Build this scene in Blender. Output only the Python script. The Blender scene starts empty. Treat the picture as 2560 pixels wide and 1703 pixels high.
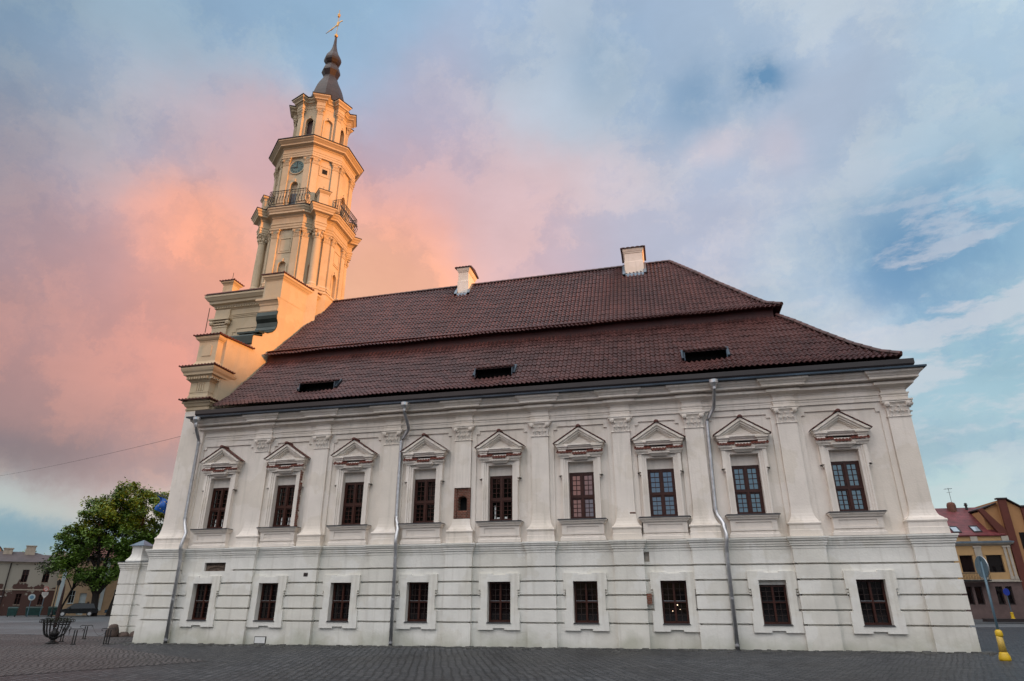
import bpy, math, random
from mathutils import Vector, Matrix
random.seed(7)
PI = math.pi
sc = bpy.context.scene
C = sc.collection

# ------------------------------------------------------------------ camera
FPX = 1590.98
cam = bpy.data.cameras.new('camera'); camo = bpy.data.objects.new('camera', cam); C.objects.link(camo)
cam.sensor_width = 36.0; cam.lens = 36.0 * FPX / 2560.0; cam.clip_end = 3000
pit, yaw = math.radians(22.149), math.radians(-13.350)
fwd = Vector((math.sin(yaw)*math.cos(pit), math.cos(yaw)*math.cos(pit), math.sin(pit)))
right = Vector((math.cos(yaw), -math.sin(yaw), 0)); upv = right.cross(fwd)
CP = Vector((22.214, -24.905, 1.680))
camo.matrix_world = Matrix(((right.x, upv.x, -fwd.x, CP.x), (right.y, upv.y, -fwd.y, CP.y), (right.z, upv.z, -fwd.z, CP.z), (0, 0, 0, 1)))
sc.camera = camo
sc.view_settings.view_transform = 'Standard'; sc.view_settings.look = 'None'
sc.view_settings.exposure = 0; sc.view_settings.gamma = 1; sc.view_settings.use_curve_mapping = False

# ------------------------------------------------------------------ light
SUN_EL, SUN_AZ = 4.5, -7.5          # elevation; azimuth measured from +X towards +Y
e, a = math.radians(SUN_EL), math.radians(SUN_AZ)
sdir = Vector((math.cos(e)*math.cos(a), math.cos(e)*math.sin(a), math.sin(e)))
sl = bpy.data.lights.new('sun', 'SUN'); sl.energy = 5.0; sl.angle = math.radians(2.4); sl.color = (1.0, 0.37, 0.075)
so = bpy.data.objects.new('sun', sl); C.objects.link(so); so.rotation_euler = sdir.to_track_quat('Z', 'Y').to_euler()

def lin(c): return tuple(((v/255.)/12.92 if v/255. <= .04045 else ((v/255.+.055)/1.055)**2.4) for v in c)
def ray(px, py):   # direction of a sky patch seen in the photograph (2357 x 1568 view)
    x = (px*1.0861-1280)/FPX; y = (851.5-py*1.0861)/FPX
    return (fwd + right*x + upv*y).normalized()
BLOBS = [(50, 50, 132, 156, 178),(400, 50, 150, 178, 202),(800, 30, 158, 188, 212),(1300, 50, 168, 188, 212),(1900, 50, 182, 198, 215),(2300, 90, 184, 205, 220),(900, 600, 252, 170, 140),(860, 660, 255, 190, 145),(980,430,214,166,168),(640, 420, 205, 165, 170),(1000,280,188,186,204),(1150,450,206,182,190),(1400,520,200,192,204),(1250, 570, 218, 180, 182),(40, 1080, 146, 132, 136),(60, 1140, 186, 192, 190),(260, 1100, 190, 156, 154),(130, 1180, 190, 198, 192),(50, 1225, 104, 148, 172),(50, 1262, 136, 168, 182),(330, 1150, 215, 190, 185),(1250, 180, 180, 194, 212),(1600, 130, 174, 191, 209),(1480, 130, 168, 186, 207),(1900, 260, 188, 196, 212),(1700, 470, 194, 196, 212),(1580, 560, 192, 192, 206),(1900, 640, 182, 200, 215),(2120, 400, 170, 192, 210),(2150, 850, 160, 190, 208),(2300, 900, 148, 186, 204),(2250, 1010, 146, 178, 198),(2300, 1100, 184, 208, 214),(34, 354, 142, 142, 156),(283, 297, 165, 180, 195),(283, 410, 186, 165, 175),(450, 350, 196, 168, 178),(90, 523, 166, 142, 150),(226, 580, 206, 150, 140),(113, 693, 180, 134, 129),(328, 670, 226, 154, 144),(396, 500, 250, 163, 130),(475, 523, 255, 170, 126),(452, 659, 248, 165, 132),(68, 840, 182, 130, 125),(68, 930, 172, 126, 122),(68, 1021, 124, 104, 112),(170, 980, 165, 122, 120),(283, 806, 216, 150, 134),(380, 850, 232, 150, 132),(283, 1043, 194, 130, 120),(200, 900, 186, 133, 126),(1744, 172, 176, 192, 210),(1762, 212, 176, 192, 210),(1593, 225, 172, 190, 209),(1381, 140, 166, 186, 206),(1639, 336, 232, 214, 216),(1777, 336, 222, 206, 212),(1700, 290, 180, 196, 214),(2090, 585, 116, 163, 198),(2190, 525, 125, 172, 205),(2320, 520, 138, 182, 210),(2035, 640, 134, 174, 205),(1950, 600, 194, 206, 218),(1985, 750, 214, 214, 222),(2110, 735, 130, 172, 202),(2164, 655, 160, 190, 210),(2265, 640, 165, 192, 210),(2330, 600, 165, 192, 210),(2280, 760, 140, 182, 206),(2200, 700, 150, 188, 210),(2310, 420, 165, 192, 212),(1930, 520, 188, 200, 214),(2080, 470, 158, 186, 208)]
w = bpy.data.worlds.new('World'); sc.world = w; w.use_nodes = True
wn, wl = w.node_tree.nodes, w.node_tree.links; wn.clear()
wout = wn.new('ShaderNodeOutputWorld'); bg = wn.new('ShaderNodeBackground'); bg.inputs['Strength'].default_value = 0.1
sky = wn.new('ShaderNodeTexSky'); sky.sky_type = 'NISHITA'; sky.sun_disc = False
sky.sun_elevation = e; sky.sun_rotation = math.radians(90) - a
tc = wn.new('ShaderNodeTexCoord')
def vm(op, x, y=None, s=None):
    n = wn.new('ShaderNodeVectorMath'); n.operation = op
    for i, v in enumerate((x, y)):
        if v is None: continue
        if isinstance(v, (tuple, list, Vector)): n.inputs[i].default_value = tuple(v)
        else: wl.new(v, n.inputs[i])
    if s is not None:
        if isinstance(s, (int, float)): n.inputs['Scale'].default_value = s
        else: wl.new(s, n.inputs['Scale'])
    return n.outputs['Value'] if op in ('DOT_PRODUCT', 'LENGTH') else n.outputs['Vector']
def mt(op, x, y=None, z=None, clamp=False):
    n = wn.new('ShaderNodeMath'); n.operation = op; n.use_clamp = clamp
    for i, v in enumerate((x, y, z)):
        if v is None: continue
        if isinstance(v, (int, float)): n.inputs[i].default_value = v
        else: wl.new(v, n.inputs[i])
    return n.outputs[0]
def wnoise(vec, scale, detail, rough=.55):
    n = wn.new('ShaderNodeTexNoise'); n.inputs['Scale'].default_value = scale; n.inputs['Detail'].default_value = detail; n.inputs['Roughness'].default_value = rough
    wl.new(vec, n.inputs['Vector']); return n
D0 = tc.outputs['Generated']
n1 = wnoise(D0, 3.6, 12, .70)
warp = vm('SCALE', vm('SUBTRACT', n1.outputs['Color'], (.5, .5, .5)), s=0.105)
D1 = vm('NORMALIZE', vm('ADD', D0, warp))
acc = None; wacc = None
NB = [0]; Dc = [D1]
def add_blob(d, col, k, amp=1.0, kz=0):
    global acc, wacc
    dt = vm('DOT_PRODUCT', Dc[0], tuple(d))
    wgt = mt('EXPONENT', mt('MULTIPLY', mt('SUBTRACT', dt, 1.0), k))
    if kz: sz = wn.new('ShaderNodeSeparateXYZ'); wl.new(Dc[0], sz.inputs[0]); df = mt('SUBTRACT', sz.outputs['Z'], d[2]); wgt = mt('MULTIPLY', wgt, mt('EXPONENT', mt('MULTIPLY', mt('MULTIPLY', df, df), -kz)))
    if amp != 1.0: wgt = mt('MULTIPLY', wgt, amp)
    v = vm('SCALE', tuple(col), s=wgt)
    acc = v if acc is None else vm('ADD', acc, v)
    wacc = wgt if wacc is None else mt('ADD', wacc, wgt)
    NB[0] += 1
    if NB[0] % 8 == 0: Dc[0] = vm('ADD', Dc[0], vm('SCALE', acc, s=1e-9))     # keeps the node chain sequential
SMALL = {(68,1021):(160,1600,6),(68,930):(160,1200,3),(170,980):(200,1600,3),(40,1080):(160,2500,3),(50,1225):(100,3500,12),(50,1262):(120,3500,5),(60,1140):(120,2000,3),(130,1180):(120,2000,3),
    (1744,172):(7000,0,2.0),(1762,212):(6000,0,1.6),(1593,225):(1200,0,2),(1381,140):(900,0,2),(1639,336):(1800,2500,3),(1777,336):(2200,0,2),(2090,585):(600,0,4),(2190,525):(600,0,4),(2320,520):(500,0,2),(2035,640):(1500,0,3),(1985,750):(900,0,2),(2164,655):(900,6000,5),(2265,640):(700,4000,4),(2110,735):(900,1500,2),
    (396,500):(700,0,2.5),(475,523):(500,0,2),(452,659):(500,0,2),(2250,1010):(200,2500,3)}
for bx, by, r_, g_, b_ in BLOBS:
    k_, kz_, am_ = SMALL.get((bx, by), (270, 0, 1.0)); add_blob(ray(bx, by), lin((r_*1.015, g_*1.015, b_*1.01)), k_, am_, kz_)
G = 1.05     # the unseen half of the evening sky is brighter
def gl(c, s=G): return [v*s for v in lin(c)]
for d, c_, k, am in [((-.05,-.55,.83),gl((206,202,199),5.0),7,.004),((1,-.2,.12),gl((255,190,120),.8),14,.003),((-1,-.6,.1),gl((196,180,178),1.0),9,.001),
    ((-.52,-1,.26),gl((205,176,170),1.2),22,.004),((-.21,-1,.15),gl((240,165,150),1.15),300,.10),((-.04,-1,.15),gl((150,176,205),1.5),300,.10),((.1,-1,.2),gl((140,180,208),1.4),60,.02),((.34,-1,.2),gl((150,192,214),1.3),30,.008),((.7,-.8,.4),gl((196,204,210),1.6),8,.004),
    ((.9,.5,.2),gl((200,200,206),1.2),10,.002),((0,0,-1),(.18,.17,.17),2.5,.003),((-.9,.6,.1),gl((190,200,200),1.0),20,.001),((0,.2,1),gl((180,200,214),1.3),8,.002)]:
    add_blob(Vector(d).normalized(), c_, k, am)
wacc = mt('ADD', wacc, 1e-9)
base = vm('SCALE', acc, s=mt('DIVIDE', 1.0, wacc))
# cloud texture: soft billows and long streaks
mp = wn.new('ShaderNodeMapping'); mp.inputs['Scale'].default_value = (1.3, 1.3, 3.4); mp.inputs['Rotation'].default_value = (0.25, -0.35, 0.2); wl.new(D0, mp.inputs['Vector'])
n2 = wnoise(mp.outputs['Vector'], 2.4, 9, .62); n3 = wnoise(D1, 6.0, 8, .55)
bil = mt('ADD', mt('MULTIPLY', mt('SUBTRACT', n2.outputs['Fac'], .5), 0.34), mt('MULTIPLY', mt('SUBTRACT', n3.outputs['Fac'], .5), .26))
n6 = wnoise(vm('ADD', D1, vm('SCALE', warp, s=1.6)), 4.2, 12, .62)
g6 = wn.new('ShaderNodeMapRange'); g6.interpolation_type = 'SMOOTHSTEP'; g6.inputs['From Min'].default_value = .43; g6.inputs['From Max'].default_value = .57; wl.new(n6.outputs['Fac'], g6.inputs['Value'])
tn = wn.new('ShaderNodeMix'); tn.data_type = 'RGBA'; wl.new(g6.outputs[0], tn.inputs['Factor']); tn.inputs[6].default_value = (.86, .91, .98, 1); tn.inputs[7].default_value = (1.08, 1.05, 1.02, 1)
base = vm('MULTIPLY', base, tn.outputs[2])
base = vm('SCALE', base, s=mt('ADD', 1.0, bil))
hs = wn.new('ShaderNodeHueSaturation'); hs.inputs['Saturation'].default_value = .98; wl.new(base, hs.inputs['Color']); base = hs.outputs[0]
n7 = wnoise(vm('ADD', D0, vm('SCALE', warp, s=.5)), 9.0, 12, .62); g7 = wn.new('ShaderNodeMapRange'); g7.interpolation_type = 'SMOOTHSTEP'; g7.inputs['From Min'].default_value = .34; g7.inputs['From Max'].default_value = .58; wl.new(n7.outputs['Fac'], g7.inputs['Value'])
gap = None
for gx, gy, gk, ga in ((1750, 185, 1500, 1.2), (1600, 225, 900, .55), (1385, 140, 700, .4), (2080, 580, 260, .85), (2200, 520, 300, .75)):
    q_ = mt('MULTIPLY', mt('EXPONENT', mt('MULTIPLY', mt('SUBTRACT', vm('DOT_PRODUCT', D0, tuple(ray(gx, gy))), 1.0), gk)), ga); gap = q_ if gap is None else mt('MAXIMUM', gap, q_)
gm = wn.new('ShaderNodeMix'); gm.data_type = 'RGBA'; wl.new(mt('MULTIPLY', gap, g7.outputs[0], clamp=True), gm.inputs['Factor']); wl.new(base, gm.inputs[6]); gm.inputs[7].default_value = (*lin((104, 146, 184)), 1); base = gm.outputs[2]
cr = wn.new('ShaderNodeMapRange'); cr.interpolation_type = 'SMOOTHSTEP'; cr.inputs['From Min'].default_value = .50; cr.inputs['From Max'].default_value = .60; cr.inputs['To Max'].default_value = .62; mp2 = wn.new('ShaderNodeMapping'); mp2.inputs['Scale'].default_value = (2.6, 2.6, 9.); mp2.inputs['Rotation'].default_value = (0.25, -0.35, 0.2); wl.new(vm('ADD', D0, vm('SCALE', warp, s=.35)), mp2.inputs['Vector']); n9 = wnoise(mp2.outputs['Vector'], 2.3, 11, .6); wl.new(n9.outputs['Fac'], cr.inputs['Value'])
# wisps of white show only over the clear blue part
bl = mt('EXPONENT', mt('MULTIPLY', mt('SUBTRACT', vm('DOT_PRODUCT', D0, tuple(ray(2230, 740))), 1.0), 45))
mx = wn.new('ShaderNodeMix'); mx.data_type = 'RGBA'; wl.new(mt('MULTIPLY', mt('MULTIPLY', cr.outputs[0], bl), 0.95, clamp=True), mx.inputs['Factor'])
wl.new(base, mx.inputs[6]); mx.inputs[7].default_value = (*lin((218, 216, 222)), 1)
tot = vm('ADD', vm('SCALE', mx.outputs[2], s=9.3), vm('SCALE', sky.outputs[0], s=.25))
wl.new(tot, bg.inputs['Color']); wl.new(bg.outputs[0], wout.inputs['Surface'])
w.cycles.sampling_method = 'MANUAL'; w.cycles.sample_map_resolution = 512

# ------------------------------------------------------------------ materials
def mat(name, col, rough=.85, var=.12, scale=1.5, bump=0., bscale=30, metallic=0., spec=None, stain=None, col2=None, emit=None):
    m = bpy.data.materials.new(name); m.use_nodes = True; N, L = m.node_tree.nodes, m.node_tree.links
    b = N['Principled BSDF']; b.inputs['Roughness'].default_value = rough; b.inputs['Metallic'].default_value = metallic
    if spec is not None: b.inputs['Specular IOR Level'].default_value = spec
    t = N.new('ShaderNodeTexCoord'); n = N.new('ShaderNodeTexNoise'); n.inputs['Scale'].default_value = scale; n.inputs['Detail'].default_value = 7; n.inputs['Roughness'].default_value = .65
    L.new(t.outputs['Object'], n.inputs['Vector'])
    r = N.new('ShaderNodeValToRGB'); L.new(n.outputs['Fac'], r.inputs[0])
    c2 = col2 or tuple(v*(1-var*2) for v in col)
    r.color_ramp.elements[0].position = .32; r.color_ramp.elements[1].position = .66
    r.color_ramp.elements[0].color = (*c2, 1); r.color_ramp.elements[1].color = (*col, 1)
    out = r.outputs[0]
    if stain:   # rising damp and dirt: (z below which it shows, colour, amount)
        zt, sc_, am = stain
        s = N.new('ShaderNodeSeparateXYZ'); L.new(t.outputs['Object'], s.inputs[0])
        n4 = N.new('ShaderNodeTexNoise'); n4.inputs['Scale'].default_value = 1.1; n4.inputs['Detail'].default_value = 6; L.new(t.outputs['Object'], n4.inputs['Vector'])
        ma = N.new('ShaderNodeMath'); ma.operation = 'MULTIPLY_ADD'; L.new(n4.outputs['Fac'], ma.inputs[0]); ma.inputs[1].default_value = zt*1.9; ma.inputs[2].default_value = -zt*.45
        sb = N.new('ShaderNodeMath'); sb.operation = 'SUBTRACT'; L.new(ma.outputs[0], sb.inputs[0]); L.new(s.outputs[2], sb.inputs[1])
        mr = N.new('ShaderNodeMapRange'); L.new(sb.outputs[0], mr.inputs[0]); mr.inputs[1].default_value = -.15; mr.inputs[2].default_value = .45; mr.inputs[4].default_value = am
        x = N.new('ShaderNodeMix'); x.data_type = 'RGBA'; L.new(mr.outputs[0], x.inputs[0]); L.new(out, x.inputs[6]); x.inputs[7].default_value = (*sc_, 1); out = x.outputs[2]
        n8 = N.new('ShaderNodeTexNoise'); n8.inputs['Scale'].default_value = .42; n8.inputs['Detail'].default_value = 9; n8.inputs['Roughness'].default_value = .55; L.new(t.outputs['Object'], n8.inputs['Vector'])
        m8 = N.new('ShaderNodeMapRange'); L.new(n8.outputs['Fac'], m8.inputs[0]); m8.inputs[1].default_value = .505; m8.inputs[2].default_value = .525; m8.inputs[4].default_value = 1.
        x8 = N.new('ShaderNodeMix'); x8.data_type = 'RGBA'; x8.blend_type = 'MULTIPLY'; L.new(m8.outputs[0], x8.inputs[0]); L.new(out, x8.inputs[6]); x8.inputs[7].default_value = (.935, .925, .90, 1); out = x8.outputs[2]
        # vertical rain streaks
        mp_ = N.new('ShaderNodeMapping'); mp_.inputs['Scale'].default_value = (3.2, 3.2, .22); L.new(t.outputs['Object'], mp_.inputs[0])
        n5 = N.new('ShaderNodeTexNoise'); n5.inputs['Scale'].default_value = 1.6; n5.inputs['Detail'].default_value = 6; L.new(mp_.outputs[0], n5.inputs['Vector'])
        m5 = N.new('ShaderNodeMapRange'); L.new(n5.outputs['Fac'], m5.inputs[0]); m5.inputs[1].default_value = .54; m5.inputs[2].default_value = .78; m5.inputs[4].default_value = .42
        x2 = N.new('ShaderNodeMix'); x2.data_type = 'RGBA'; L.new(m5.outputs[0], x2.inputs[0]); L.new(out, x2.inputs[6]); x2.inputs[7].default_value = (.40, .37, .31, 1); out = x2.outputs[2]
    L.new(out, b.inputs['Base Color'])
    if bump:
        nb = N.new('ShaderNodeTexNoise'); nb.inputs['Scale'].default_value = bscale; nb.inputs['Detail'].default_value = 5; L.new(t.outputs['Object'], nb.inputs['Vector'])
        bp = N.new('ShaderNodeBump'); bp.inputs['Strength'].default_value = bump; bp.inputs['Distance'].default_value = .02; L.new(nb.outputs['Fac'], bp.inputs['Height']); L.new(bp.outputs[0], b.inputs['Normal'])
    if emit: b.inputs['Emission Color'].default_value = (*emit[0], 1); b.inputs['Emission Strength'].default_value = emit[1]
    return m
PL = mat('white_plaster', (.80, .785, .735), .9, .09, .9, .35, 14, stain=(.85, (.36, .37, .28), .62))
PLU = mat('warm_bounce_plaster', (.81, .74, .67), .9, .07, .8, .3, 16, stain=(-9., (.5, .48, .4), .3))  # tinted warmer than the lower plaster to stand in for warm bounced light
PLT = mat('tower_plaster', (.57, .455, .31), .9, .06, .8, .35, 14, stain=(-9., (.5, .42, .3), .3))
ZINC = mat('zinc_sheet', (.22, .27, .32), .40, .15, 3, .1, 8, metallic=.85)
LEDGE = mat('blue_grey_ledge_sheet', (.075, .10, .13), .38, .3, .8, metallic=.6)
GUT = mat('dark_gutter_metal', (.022, .014, .014), .5, .2, 2, spec=.5)
STEEL = mat('galvanised_steel', (.55, .56, .58), .38, .15, 5, .12, 6, metallic=.75)
COPPER = mat('green_sheet_metal', (.035, .055, .052), .45, .25, 2, .2, 5, metallic=.4)
SPIRE = mat('dark_copper_spire', (.034, .019, .017), .5, .3, 2, .2, 5, metallic=.25)
GOLD = mat('gilded_metal', (.50, .30, .11), .45, .1, 3, metallic=1.)
IRON = mat('black_wrought_iron', (.012, .012, .013), .55, .2, 6)
WOODF = mat('red_brown_window_frame', (.060, .016, .009), .42, .25, 6, spec=.35)
DWOOD = mat('dark_brown_glazing_bars', (.03, .012, .008), .5, .2, 6)
FASC = mat('oxblood_fascia_board', (.075, .012, .009), .6, .25, 2.5)
REDT = mat('red_clay_tile', (.13, .030, .018), .6, .3, 9, .3, 20)
DARK = mat('dark_interior', (.006, .005, .005), .9)
PAPER = mat('white_paper', (.7, .72, .7), .8)
CURT = mat('pale_curtain', (.12, .12, .11), .9, .3, 8)
SILL = mat('slate_grey_sill_sheet', (.075, .075, .08), .45, .2, 4, metallic=.3)
HATCH = mat('painted_hatch', (.72, .73, .72), .5, .06, 3)
BOULD = mat('granite_boulder', (.11, .075, .06), .85, .3, 4, .7, 14)
YEL = mat('yellow_plastic', (.66, .42, .012), .45, .12, 3)
YELP = mat('worn_pale_yellow_plastic', (.62, .42, .08), .5, .25, 8)
SGREY = mat('sign_back_grey', (.10, .17, .22), .45, .15, 4, metallic=.3)
SBLUE = mat('sign_blue', (.02, .05, .35), .4)
SWHITE = mat('sign_white', (.45, .44, .42), .5)
SRED = mat('sign_red', (.5, .03, .02), .5)
CLOCK = mat('verdigris_clock_dial', (.10, .17, .16), .6, .15, 6)
CARP = mat('dark_car_paint', (.005, .006, .008), .25, .1, 3, spec=.35)
CARB = mat('blue_car_paint', (.02, .06, .10), .2, .1, 3, spec=.7)
CGLASS = mat('car_window', (.006, .007, .009), .08, .1, 3, spec=.45)
RUB = mat('tyre_rubber', (.012, .012, .012), .8)
BIN = mat('dark_green_bin', (.01, .05, .045), .4, .2, 3)
FLAG = mat('blue_flag_cloth', (.006, .10, .42), .7, .2, 2)
HAND = mat('clock_black', (.008, .009, .01), .6)
def glass_mat(name, back=(.006, .005, .006), ior=1.9):
    m = bpy.data.materials.new(name); m.use_nodes = True; N, L = m.node_tree.nodes, m.node_tree.links
    b = N['Principled BSDF']; b.inputs['Base Color'].default_value = (*back, 1); b.inputs['Roughness'].default_value = .03; b.inputs['IOR'].default_value = ior
    n = N.new('ShaderNodeTexNoise'); n.inputs['Scale'].default_value = .9; t = N.new('ShaderNodeTexCoord'); L.new(t.outputs['Object'], n.inputs['Vector'])
    bp = N.new('ShaderNodeBump'); bp.inputs['Strength'].default_value = .05; bp.inputs['Distance'].default_value = .05; L.new(n.outputs['Fac'], bp.inputs['Height']); L.new(bp.outputs[0], b.inputs['Normal'])
    return m
GLASS = glass_mat('old_window_glass', ior=2.5); GLASS_L = glass_mat('lower_window_glass', ior=1.6); SKYL = glass_mat('skylight_glass', (.3, .35, .4), 2.6)
GLASS_D = glass_mat('dim_window_glass', (.006, .006, .005), 1.33)
def tile_mat():
    m = bpy.data.materials.new('glazed_brown_pantile'); m.use_nodes = True; N, L = m.node_tree.nodes, m.node_tree.links
    b = N['Principled BSDF']; b.inputs['Roughness'].default_value = .46; b.inputs['Specular IOR Level'].default_value = .42
    t = N.new('ShaderNodeTexCoord'); v = N.new('ShaderNodeTexVoronoi'); v.inputs['Scale'].default_value = 3.6; L.new(t.outputs['Object'], v.inputs['Vector'])
    n = N.new('ShaderNodeTexNoise'); n.inputs['Scale'].default_value = .35; n.inputs['Detail'].default_value = 5; L.new(t.outputs['Object'], n.inputs['Vector'])
    x = N.new('ShaderNodeMath'); x.operation = 'MULTIPLY_ADD'; sp = N.new('ShaderNodeSeparateColor'); L.new(v.outputs['Color'], sp.inputs[0])
    L.new(sp.outputs[0], x.inputs[0]); x.inputs[1].default_value = .55; L.new(n.outputs['Fac'], x.inputs[2])
    r = N.new('ShaderNodeValToRGB'); L.new(x.outputs[0], r.inputs[0]); es = r.color_ramp.elements
    es[0].position = .35; es[0].color = (.050, .020, .019, 1); es[1].position = 1.0; es[1].color = (.105, .042, .038, 1)
    es.new(.7).color = (.068, .027, .025, 1)
    L.new(r.outputs[0], b.inputs['Base Color']); return m
TILE = tile_mat()
def brick_mat(name, c1, c2, mortar, scale=9., bw=.5, bh=.25, rough=.9, bump=.8, rot=(PI/2, 0, 0), msize=.03):
    m = bpy.data.materials.new(name); m.use_nodes = True; N, L = m.node_tree.nodes, m.node_tree.links
    b = N['Principled BSDF']; b.inputs['Roughness'].default_value = rough
    t = N.new('ShaderNodeTexCoord'); mp_ = N.new('ShaderNodeMapping'); mp_.inputs['Rotation'].default_value = rot; L.new(t.outputs['Object'], mp_.inputs[0])
    k = N.new('ShaderNodeTexBrick'); L.new(mp_.outputs[0], k.inputs[0]); k.inputs['Scale'].default_value = scale; k.inputs['Brick Width'].default_value = bw; k.inputs['Row Height'].default_value = bh
    k.inputs['Color1'].default_value = (*c1, 1); k.inputs['Color2'].default_value = (*c2, 1); k.inputs['Mortar'].default_value = (*mortar, 1); k.inputs['Mortar Size'].default_value = msize
    n = N.new('ShaderNodeTexNoise'); n.inputs['Scale'].default_value = 2.; n.inputs['Detail'].default_value = 8; L.new(t.outputs['Object'], n.inputs['Vector'])
    x = N.new('ShaderNodeMix'); x.data_type = 'RGBA'; x.blend_type = 'MULTIPLY'; x.inputs[0].default_value = .8; L.new(k.outputs[0], x.inputs[6])
    r = N.new('ShaderNodeValToRGB'); L.new(n.outputs[0], r.inputs[0]); r.color_ramp.elements[0].color = (.45, .45, .45, 1); r.color_ramp.elements[0].position = .3; r.color_ramp.elements[1].color = (1.25, 1.2, 1.2, 1); r.color_ramp.elements[1].position = .7
    L.new(r.outputs[0], x.inputs[7]); L.new(x.outputs[2], b.inputs['Base Color'])
    bp = N.new('ShaderNodeBump'); bp.inputs['Strength'].default_value = bump; bp.inputs['Distance'].default_value = .03; bp.invert = True; L.new(k.outputs['Fac'], bp.inputs['Height']); L.new(bp.outputs[0], b.inputs['Normal'])
    return m
BRICK = brick_mat('old_red_brick', (.20, .055, .03), (.13, .04, .025), (.22, .17, .13), 4.)

# ------------------------------------------------------------------ mesh builder
class MB:
    def __init__(s): s.v = []; s.f = []; s.T = None
    def P(s, p):
        if s.T is not None: p = s.T @ Vector(p)
        s.v.append(tuple(p)); return len(s.v)-1
    def poly(s, pts): s.f.append([s.P(p) for p in pts])
    def box(s, a, b):
        x0, y0, z0 = a; x1, y1, z1 = b
        i = [s.P(p) for p in ((x0,y0,z0),(x1,y0,z0),(x1,y1,z0),(x0,y1,z0),(x0,y0,z1),(x1,y0,z1),(x1,y1,z1),(x0,y1,z1))]
        s.f += [[i[0],i[3],i[2],i[1]],[i[4],i[5],i[6],i[7]],[i[0],i[1],i[5],i[4]],[i[1],i[2],i[6],i[5]],[i[2],i[3],i[7],i[6]],[i[3],i[0],i[4],i[7]]]
        return s
    def prism(s, A, B):   # two matching outlines
        n = len(A); a = [s.P(p) for p in A]; b = [s.P(p) for p in B]
        s.f.append(a[::-1]); s.f.append(b)
        for k in range(n): s.f.append([a[k], a[(k+1) % n], b[(k+1) % n], b[k]])
        return s
    def xz(s, pts, y0, y1): return s.prism([(x, y0, z) for x, z in pts], [(x, y1, z) for x, z in pts])
    def yz(s, pts, x0, x1): return s.prism([(x0, y, z) for y, z in pts], [(x1, y, z) for y, z in pts])
    def loft(s, rings, closed=True, caps=True):
        R = [[s.P(p) for p in r] for r in rings]; n = len(R[0])
        for i in range(len(R)-1):
            for k in range(n if closed else n-1):
                s.f.append([R[i][k], R[i][(k+1) % n], R[i+1][(k+1) % n], R[i+1][k]])
        if caps and closed: s.f.append(R[0][::-1]); s.f.append(R[-1])
        return s
    def tube(s, pts, r, n=8, caps=True):
        pts = [Vector(p) for p in pts]; rr = r if isinstance(r, (list, tuple)) else [r]*len(pts); rings = []
        for i, p in enumerate(pts):
            d = (pts[min(i+1, len(pts)-1)]-pts[max(i-1, 0)]).normalized()
            u = d.cross(Vector((0, 0, 1)) if abs(d.z) < .9 else Vector((1, 0, 0))).normalized(); v = d.cross(u)
            rings.append([p+(u*math.cos(2*PI*k/n)+v*math.sin(2*PI*k/n))*rr[i] for k in range(n)])
        return s.loft(rings, True, caps)
    def lathe(s, c, prof, n=16, ph=0.):   # prof [(r,z)]
        return s.loft([[(c[0]+r*math.cos(2*PI*k/n+ph), c[1]+r*math.sin(2*PI*k/n+ph), z) for k in range(n)] for r, z in prof])
    def sweep(s, path, prof, closed=False):   # prof [(out,z)]; outward is to the right of travel
        n = len(path); rings = []
        for i in range(n):
            p = Vector(path[i]).to_2d()
            a = (p-Vector(path[i-1]).to_2d()) if (closed or i > 0) else None
            b = (Vector(path[(i+1) % n]).to_2d()-p) if (closed or i < n-1) else None
            a = a or b; b = b or a; a = a.normalized(); b = b.normalized()
            na, nb = Vector((a.y, -a.x)), Vector((b.y, -b.x)); m = (na+nb); m = m/max(m.dot(na), .2)
            rings.append([(p.x+m.x*o, p.y+m.y*o, z) for o, z in prof])
        R = [[s.P(q) for q in r] for r in rings]; k = len(prof)
        for i in range(n if closed else n-1):
            A, B = R[i], R[(i+1) % n]
            for j in range(k-1): s.f.append([A[j], B[j], B[j+1], A[j+1]])
        if not closed: s.f.append(R[0][::-1]); s.f.append(R[-1][:])
        return s
    def build(s, name, m, parent=None, smooth=False, bevel=0):
        me = bpy.data.meshes.new(name); me.from_pydata(s.v, [], s.f); me.materials.append(m); me.update()
        if smooth: me.polygons.foreach_set('use_smooth', [True]*len(me.polygons))
        o = bpy.data.objects.new(name, me); C.objects.link(o)
        if parent: o.parent = parent
        if bevel:
            b = o.modifiers.new('b', 'BEVEL'); b.width = bevel; b.segments = 2; b.limit_method = 'ANGLE'; b.angle_limit = .7
        return o
def tag(o, label=None, cat=None, group=None, kind=None):
    for k, v in (('label', label), ('category', cat), ('group', group), ('kind', kind)):
        if v: o[k] = v
    return o
def empty(name, loc=(0, 0, 0), rz=0.):
    o = bpy.data.objects.new(name, None); C.objects.link(o); o.location = loc; o.rotation_euler = (0, 0, rz); o.empty_display_size = .3; return o
def copy_tree(o, parent=None):
    c = o.copy(); C.objects.link(c)
    if parent: c.parent = parent
    for ch in list(o.children): copy_tree(ch, c)
    return c
def gz(x): return .00477*x
def rectpath(x0, y0, x1, y1): return [(x0, y0), (x1, y0), (x1, y1), (x0, y1)]   # counter-clockwise: outward is right of travel

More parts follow.
